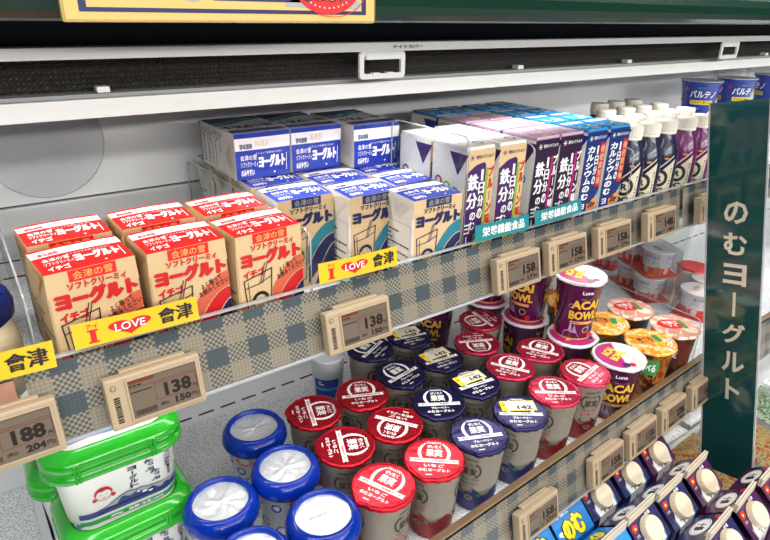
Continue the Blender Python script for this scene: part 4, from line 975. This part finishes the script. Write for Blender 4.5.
# ------------------------------------------------------------------ purple acai cups and noodle style cups
def make_tall(kind):
    t = thing('tall_cup', '', 'cup')
    side = {'acai': 'acai_purple', 'orange': 'fruit_side', 'cream': 'wine_side'}[kind]
    mb = MB(); mb.lathe([(.0270, 0), (.0285, .0015), (.0360, .0985), (.0385, .0995), (.0388, .1015), (.0375, .102)], side, 44)
    if kind == 'acai':
        mb.lathe([(.0283, .0005), (.0290, .0015), (.0291, .004)], 'gold_ink', 44, cap0=False, cap1=False)
    mb.build('cup_body', t)
    for a0 in (-128, -8, 112):
        p = Print(cone(.0285, .0015, .0360, .0985, a0))
        if kind == 'acai':
            p.text('ACAI', -.021, .058, .022, .073, 'gold_yellow', .06); p.text('BOWL', -.023, .039, .023, .054, 'gold_yellow', .06); p.rect(-.020, .0305, .018, .0355, 'gold_ink', 1, 8); p.lines(-.018, .032, .016, .0343, 1, 'plum_carton', .7, 2)
            p.text('Luna', -.008, .084, .008, .090, 'white_ink', .02); p.text('ブルーベリー', -.008, .074, .014, .077, 'pale_pink', .0); p.disc(-.021, .062, .005, 'plum_carton', 1, n=14); p.arc(-.021, .062, .0035, .001, 0, 360, 'acai_splash', 2)
            sp = [(-.030 + .003 * i, .004 + (.016 if i % 2 else .028) * math.sin((i + 1) / 11 * math.pi) * (1 + .4 * math.sin(i * 2.1))) for i in range(11)]
            p.poly([(-.030, .003)] + sp + [(.002, .003)], 'acai_splash', 1); p.disc(.008, .020, .006, 'gold_ink', 2, n=18); p.disc(.008, .020, .0045, 'plum_carton', 3, n=18); p.disc(.018, .010, .005, 'red_ink', 2, n=12); p.disc(.024, .016, .004, 'navy_ink', 2, n=12)
        elif kind == 'orange':
            p.rect(-.012, .06, .016, .088, 'green_ink', 1, 5); p.text('食べる', -.009, .066, .012, .082, 'white_ink', .04, 2); p.rect(-.03, .0, .03, .02, 'orange_ink', 1, 8)
        else:
            p.text('もち麦', -.012, .06, .014, .080, 'pale_pink', .04); p.rect(-.03, .008, .03, .014, 'cream_carton', 1, 8)
        p.build('side_print', t)
    foil_lid(t, .0400, .1038, {'acai': 'lid_white', 'orange': 'fruit_orange', 'cream': 'fruit_cream'}[kind], 11)
    p = Print(plane((0, 0, .1042), (1, 0, 0), (0, 1, 0)))
    if kind == 'acai':
        pts = [(.036 * math.cos(R_(a)), .036 * math.sin(R_(a))) for a in range(60, 241, 12)] + [(-.004, -.012), (.004, .010)]
        p.poly(pts, 'magenta_ink', 1); p.text('ACAI\nBOWL', -.022, -.006, .012, .022, 'yellow_ink', .06, 2, rot=18); p.disc(-.012, -.024, .006, 'navy_ink', 2, n=14); p.disc(-.003, -.028, .005, 'red_ink', 2, n=14); p.lines(.008, -.02, .026, -.004, 3, 'grey_ink', .3, 1)
    elif kind == 'orange':
        p.disc(-.008, .004, .020, 'orange_ink', 1, r2=.013); p.text('食べる\nスープ', -.020, -.004, .006, .012, 'black_ink', .04, 2); p.rect(.010, -.006, .020, .014, 'green_ink', 2); 
        for i in range(3): p.arc(.012, -.006, .014 + .005 * i, .002, -70, 20, 'white_ink', 2)
    else:
        p.disc(-.004, .006, .024, 'red_label', 1, r2=.016); p.text('甘熟王\nソイ', -.018, -.004, .010, .016, 'white_ink', .04, 2); p.rect(.012, -.010, .019, .018, 'green_ink', 2); p.lines(-.02, -.026, .015, -.016, 3, 'grey_ink', .3, 1)
    p.build('lid_print', t)
    return t
TL = {k: Proto(lambda k=k: make_tall(k)) for k in ('acai', 'orange', 'cream')}
g = 'purple acai cups'
TL['acai'].put('purple acai bowl cup in the front row beside crimson lids', (.7500, .414, Z2), -6, g)
TL['acai'].put('purple cup under the big upright acai cup', (.7430, .4970, Z2), 60, g)
TL['acai'].put('big purple acai bowl cup standing on another, white lid in full view', (.7480, .5020, Z2 + .1046), 8, g)
TL['acai'].put('lower purple cup beneath the price tag, behind the crimson lids', (.7280, .5840, Z2), 40, g)
TL['acai'].put('purple cup with silver panel stacked beneath the price tag', (.7290, .5840, Z2 + .1046), 80, g)
TL['acai'].put('purple acai cup at the back showing its splash', (.7220, .6720, Z2), 60, g)
TL['acai'].put('upper purple cup at the back hidden by the strip', (.7225, .6720, Z2 + .1046), 60, g)
TL['acai'].put('purple acai cup at the back showing yellow letters beside the slotted strip', (.6430, .7250, Z2), -20, g)
TL['orange'].put('cup with orange and yellow patterned lid in the front row', (.8310, .412, Z2), -20, 'soup style cups'); TL['orange'].put('cup with orange and yellow patterned lid in the second row', (.8250, .4930, Z2), -45, 'soup style cups')
TL['cream'].put('cup with cream lid and red oval, front row end', (.9120, .4170, Z2), -30, 'soup style cups'); TL['cream'].put('cup with cream lid and red oval, second row', (.9070, .4990, Z2), -25, 'soup style cups')
TL['orange'].put('cup with orange patterned lid behind the second row', (.8330, .5750, Z2), 30, 'soup style cups')
t = thing('small_cup', 'small clear cup with blue label half behind the navy lidded cup', 'cup', (.395, .690, Z2))
mb = MB(); mb.lathe([(.020, 0), (.022, .001), (.026, .085), (.0275, .086), (.0275, .089)], 'blue_cup_body', 32); mb.build('cup_body', t)
p = Print(cone(.022, .001, .026, .085, -128)); p.rect(-.02, .02, .02, .055, 'blue_label', 1, 8); p.rect(-.02, .035, .02, .040, 'cyan_ink', 2, 8); p.lines(-.012, .044, .012, .052, 2, 'white_ink', .5, 2); p.build('side_print', t)

# ------------------------------------------------------------------ film wrapped cup packs beyond the divider
def make_pack():
    t = thing('cup_multipack', '', 'yogurt pack')
    for i, (x, y) in enumerate(((-.037, 0), (.037, 0))):
        mb = MB(); mb.lathe([(.026, 0), (.0275, .001), (.0335, .050), (.036, .051), (.036, .053)], 'tub_white', 32, c=(x, y, 0)); c_ = mb.build('cup', t)
        mb = MB(); mb.lathe([(.0366, .0531), (.0370, .0536), (.0355, .0545), (.002, .0546)], 'lid_white', 32, c=(x, y, 0)); q_ = mb.build('lid', c_); q2 = Print(plane((x, y, .0547), (1, 0, 0), (0, 1, 0))); q2.disc(0, .006, .017, 'pale_pink', 1, r2=.009); q2.text('ヨーグルト', -.014, .002, .014, .010, 'red_ink', .04, 2); q2.build('lid_print', c_)
        for a0 in (-150, -60, 30, 120):
            f0 = cone(.0275, .001, .0335, .050, a0); p = Print(lambda u, v, k, f0=f0, x=x, y=y: f0(u, v, k) + Vector((x, y, 0)))
            p.rect(-.0235, .001, .0235, .017, 'red_label', 1, 10); p.text('ヨーグルト', -.016, .037, .016, .045, 'tub_sky', .05); [p.poly([(a, .024), (a + .006, .033), (a + .014, .029), (a + .018, .024), (a + .008, .021)], 'art_blue', 1) for a in (-.021, .001)]; p.poly([(.004, .001), (.016, .003), (.021, .021), (.010, .017)], 'green_ink', 2); p.rect(-.016, .002, -.004, .017, 'pale_pink', 2, 3)
            p.build('cup_print', c_)
    mb = MB(); mb.box(-.074, .074, -.037, .037, -.0015, -.0003, 'red_label', bev=.0004); mb.build('card_base', t)
    mb = MB(); mb.rings([rrect(.0760, .0400, .012, -.001, 4), rrect(.0770, .0400, .014, .030, 4), rrect(.0745, .0385, .014, .0560, 4)], 'wrap_film', smooth=False, cap0=False, cap1=True); mb.build('film', t)
    return t
PK = Proto(make_pack)
g = 'film wrapped yogurt packs'
for x, y, z, rz, lb in [(1.205, .655, 0, 62, 'film wrapped yogurt pack at the bottom of the stack beyond the divider'), (1.215, .655, .0585, 66, 'film wrapped yogurt pack topmost of the stack beyond the divider'),
                        (1.235, .525, 0, 12, 'film wrapped yogurt pack standing nearest the hanging sign'), (1.315, .790, 0, 4, 'film wrapped yogurt pack at the back against the slotted strip'), (1.05, .765, 0, 0, 'film wrapped yogurt pack at the back behind the price tag'),
                        (1.055, .765, .0585, 2, 'topmost film wrapped yogurt pack at the back behind the price tag')]:
    PK.put(lb, (x, y, Z2 + .0018 + z), rz, g)
mb = MB(); mb.lathe([(.034, 0), (.035, .001), (.035, .003), (.033, .0035)], 'red_label', 32); o = mb.build('red_lid'); at(o, (1.300, .585, Z2 + .0575)); tag(o, 'loose red plastic lid lying beside the wrapped pack', 'lid')
mb = MB(); mb.lathe([(.030, 0), (.031, .0001), (.035, .055), (.035, .0565)], 'tub_white', 32); o = mb.build('plain_cup'); at(o, (1.300, .585, Z2)); tag(o, 'plain white cup under the red lid', 'cup')

# ------------------------------------------------------------------ hanging green sign
t = thing('hanging_sign', 'tall dark green acrylic sign with white vertical Japanese lettering', 'sign', (0.942, 0.4590, -0.1215), rot=(R_(-12.2), 0, 0))
mb = MB(); mb.box(-.0012, .0012, -.0820, 0, -.620, 0, 'sign_green', bev=.0005); mb.build('panel', t)
mb = MB(); mb.box(-.0016, .0016, .0002, .0024, -.620, 0, 'clear_edge'); mb.box(-.0016, .0016, -.0845, -.0822, -.620, 0, 'clear_edge'); mb.build('sleeve_edge', t)
p = Print(plane((-.00125, 0, 0), (0, -1, 0), (0, 0, 1)))
for i, ch in enumerate('のむヨーグルト'):
    vc = -.166 - .0490 * i; u = .0425 + .0008 * i
    if ch == 'ー': p.rect(u - .0022, vc - .020, u + .0022, vc + .020, 'sign_letter', 1)
    else: 
        hh = .0175 if ch not in 'ト' else .0185; ww = .0175 if ch not in 'ト' else .011
        p.text(ch, u - ww, vc - hh, u + ww, vc + hh, 'sign_letter', .028, 1)
p.build('lettering', t)
mb = MB(); mb.box(-.002, .002, .0026, .010, -.170, -.140, 'clear_plastic', bev=.0005); mb.build('clip', t)
mb = MB(); mb.box(0, .004, 0, .09, 0, .36, 'clear_plastic', bev=.001); mb.box(.012, .0145, 0, .06, .02, .34, 'clear_plastic', bev=.001); o = mb.build('end_bracket'); at(o, (.9555, .452, F2 + .006 - .0)); tag(o, 'clear plastic end bracket between the shelves behind the sign', 'bracket')

# ------------------------------------------------------------------ gable cartons on the bottom deck
def make_gable(kind):
    t = thing('gable_carton', '', 'carton'); w = .0350; h = .195; hr = .226
    body = {'navy': 'tokachi_navy', 'purple': 'tokachi_purple', 'blue': 'rakuou_blue'}[kind]
    mb = MB(); mb.box(-w, w, -w, w, 0, h, body, bev=.0010)
    a, b = .0012, hr
    for s in (-1, 1):
        q = [(-w, s * w, h), (w, s * w, h), (w, s * a, b), (-w, s * a, b)]; mb.face(q if s < 0 else q[::-1], body)
    for s in (-1, 1):
        mid = (s * (w - .020), 0, h + .012); P0, P1, T = (s * w, -w, h), (s * w, w, h), (s * w, 0, b)
        for f in ([P0, P1, mid], [P0, mid, (s * w, -a, b)], [mid, P1, (s * w, a, b)]): mb.face(f if s > 0 else f[::-1], body); mb.face(f[::-1] if s > 0 else f, body)
    mb.build('carton_body', t)
    mb = MB()
    for y in (-.0017, .0017): mb.box(-w + .0002, w - .0002, y - .0009, y + .0009, b - .001, b + .013, 'fin_board')
    mb.box(-w + .0004, w - .0004, -.0008, .0008, b - .001, b + .0115, 'grey_ink')
    o = mb.build('sealed_fin', t); o['kind'] = 'stuff'
    sl = math.atan2(hr - h, w - a); L = math.hypot(hr - h, w - a)
    p = Print(plane((0, -w, h), (1, 0, 0), (0, math.cos(sl), math.sin(sl))))        # front slope
    q = Print(plane((0, w, h), (-1, 0, 0), (0, -math.cos(sl), math.sin(sl))))       # back slope
    fr = Print(plane((0, -w - .0001, 0), (1, 0, 0), (0, 0, 1)))
    if kind == 'blue':
        p.disc(-.020, L * .84, .004, 'white_ink', 1, n=18); p.disc(-.020, L * .84, .0028, 'rakuou_blue', 2, n=14); p.text('酪王', -.014, L * .76, .004, L * .92, 'white_ink', .03)
        for pr_ in (p,):
            pr_.text('のむ', -.0215, .002, .0215, L * .68, 'black_ink', .20, 1); pr_.text('のむ', -.0205, .003, .0205, L * .66, 'yellow_ink', .10, 4)
        p.disc(-.026, L * .35, .005, 'white_ink', 1, r2=.003); p.disc(-.022, L * .30, .004, 'white_ink', 1, r2=.0025)
        q.text('のむ', -.020, .006, .020, L * .72, 'black_ink', .20, 1); q.text('のむ', -.019, .007, .019, L * .70, 'yellow_ink', .10, 4)
        q.disc(.024, L * .80, .005, 'white_ink', 1, r2=.003)
        fr.text('ヨーグルト', -.03, .150, .03, .180, 'white_ink', .08); fr.disc(.018, .13, .010, 'white_ink', 1, r2=.005); fr.rect(-.033, .01, .033, .07, 'white_ink', 1)
    else:
        dark = body
        p.poly([(-.020, 0), (.022, 0), (.024, L * .30), (.014, L * .62), (-.014, L * .58), (-.022, L * .25)], 'white_ink', 1); p.line([(.0235, 0), (.0262, L * .30), (.018, L * .58)], .0016, 'cyan_ink' if kind == 'navy' else 'pale_pink', 2)
        p.line([(-.0220, 0), (-.0245, L * .3)], .0012, 'cyan_ink' if kind == 'navy' else 'pale_pink', 2)
        p.text('十勝', -.013, .0005, .015, L * .27, 'black_ink', .05, 2)
        p.poly([(-.029, L * .66), (-.020, L * .70), (-.018, L * .84), (-.027, L * .90), (-.031, L * .78)], 'red_label', 1); p.disc(-.0245, L * .77, .0020, 'yellow_ink', 2, n=8)
        p.text('低温', .006, L * .84, .018, L * .93, 'white_ink', .03); p.text('生乳', -.030, L * .52, -.022, L * .60, 'pale_pink', .02)
        q.disc(0, L * .45, .0225, 'white_ink', 1, r2=.0140); q.arc(0, L * .45, .0205, .0009, 0, 360, 'cyan_ink' if kind == 'navy' else 'gold_ink', 2, ry=.0122, n=24); q.text('十勝', -.010, L * .30, .010, L * .60, 'black_ink', .06, 2)
        q.poly([(-.032, L * .68), (-.022, L * .70), (-.024, L * .93), (-.031, L * .90)], 'red_label', 1); q.text('のむヨーグルト', -.012, L * .80, .026, L * .93, 'white_ink', .02)
        fr.poly([(-.016, .10), (.018, .10), (.022, .194), (-.020, .194)], 'white_ink', 1); fr.vtext('十勝', -.010, .120, .014, .185, 'black_ink', .06, 2); fr.poly([(-.034, .03), (.034, .03), (.034, .06), (.0, .10), (-.034, .08)], 'white_ink', 1); fr.line([(.018, .10), (.025, .194)], .0014, 'cyan_ink', 2)
        # round cap on the front slope
        cp = MB(); n = 48; T = Matrix.Translation((0, -w + L * .50 * math.cos(sl), h + L * .50 * math.sin(sl))) @ Matrix.Rotation(sl, 4, 'X')
        rs = []
        for i, (r, z) in enumerate([(.0182, .0003), (.0184, .001), (.0172, .0090), (.0164, .0102), (.0152, .0099), (.0146, .0096)]):
            rs.append([tuple(T @ Vector(((r + (.0004 if j % 2 and 0 < i < 3 else 0)) * math.cos(2 * math.pi * j / n), (r + (.0004 if j % 2 and 0 < i < 3 else 0)) * math.sin(2 * math.pi * j / n), z))) for j in range(n)])
        cp.rings(rs, 'gable_cap', smooth=False); cp.build('screw_cap', t)
    p.build('front_slope_print', t); q.build('back_slope_print', t); fr.build('front_print', t)
    for s in (-1, 1):
        k_ = Print(plane((s * (w + .0001), 0, 0), (0, s, 0), (0, 0, 1))); k_.lines(-.025, .03, .025, .17, 16, 'grey_ink', .3, 1, 7); k_.build('side_print', t)
    return t
GB = {k: Proto(lambda k=k: make_gable(k)) for k in ('navy', 'purple', 'blue')}
for k, x, y, rz, lb in [('navy', .6540, .2850, 4, 'navy spouted carton, middle row beside the blue yellow lettered carton'), ('navy', .7280, .2850, 4, 'second navy spouted carton of the middle row, beside the purple one'), ('purple', .8060, .2880, 5, 'purple spouted carton of the middle row under the sign'),
                        ('navy', .7210, .2090, 5, 'navy spouted carton of the front row, cut by the bottom frame'), ('purple', .8010, .2130, 6, 'purple spouted carton of the front row'), ('purple', .8820, .2150, 4, 'purple spouted carton at the frame corner'), 
                        ('navy', .6500, .3620, 3, 'navy spouted carton behind, under the first strip tag'), ('navy', .7270, .3630, 3, 'navy spouted carton behind, under the second strip tag'), ('purple', .8050, .3660, 3, 'purple spouted carton behind, under the tag reading 228'),
                        ('blue', .5760, .3560, 2, 'bright blue carton with yellow lettering beside the navy cartons'), ('blue', .5010, .3540, 3, 'bright blue carton with yellow lettering by the cut off price tag'), ('blue', .5790, .2800, 3, 'nearer bright blue carton with yellow lettering at the bottom frame edge')]:
    GB[k].put(lb, (x, y, F3 + .0003), rz, {'navy': 'navy spouted cartons', 'purple': 'purple spouted cartons', 'blue': 'bright blue cartons'}[k])

# ------------------------------------------------------------------ salad and snack pouches beside the gable cartons
def pouch(label, x, y, z, rz, m, w=.06, d=.08, tilt=12):
    mb = MB(); n = 12; rr = random.Random(label); top = []; bot = []
    for i in range(n + 1):
        for j in range(n + 1):
            u, v = i / n * 2 - 1, j / n * 2 - 1; hgt = .016 * (1 - u ** 4) * (1 - v ** 4) + (rr.uniform(-.0016, .0016) if abs(u) < .95 and abs(v) < .95 else 0)
            top.append((u * w, v * d, .018 + hgt)); bot.append((u * w * .98, v * d, .018 - hgt * 1.0))
    N1 = n + 1; fs = [[i * N1 + j, (i + 1) * N1 + j, (i + 1) * N1 + j + 1, i * N1 + j + 1] for i in range(n) for j in range(n)]
    mb.mesh(top, fs, m, True); mb.mesh(bot, [f[::-1] for f in fs], m, True)
    t = thing('food_pouch', label, 'pouch', (x, y, z), rot=(R_(tilt), 0, R_(rz)), group='colourful food pouches')
    mb.build('bag', t)
    mb = MB(); mb.box(-w, w, d * .985, d * 1.05, .0172, .0188, m); mb.build('crimped_seam', t); mb = MB(); mb.box(-w, w, -d * 1.05, -d * .985, .0172, .0188, m); mb.build('crimped_seam', t)
k = 0
for x, y, m, z, lb in [(.990, .310, 'pouch_salad', -.775, 'salad patterned pouch just under the foot of the hanging sign'), (.990, .128, 'pouch_salad', -.790, 'salad patterned pouch beside the purple carton at the corner'), (1.125, .312, 'pouch_salad', -.772, 'green and red pouch right of the hanging sign foot'), (.990, .492, 'pouch_white', -.765, 'white and teal pouch behind the last strip tag'),
                       (1.260, .310, 'pouch_lime', -.770, 'lime green pouch at the frame edge'), (1.125, .130, 'pouch_salad', -.790, 'red and green pouch at the frame corner'), (1.395, .312, 'pouch_white', -.770, 'white pouch at the frame edge beyond the lime one'), (1.125, .494, 'pouch_white', -.765, 'white crinkled pouch behind the sign')]:
    pouch(lb, x, y, z, random.uniform(-4, 4), m, tilt=4)
mb = MB(); mb.box(.925, 1.5, .04, .60, F3 + .001, -.800, 'shelf_enamel', bev=.002); o = mb.build('pouch_riser'); at(o, (0, 0, 0)); tag(o, 'raised white tray under the colourful pouches', 'tray')
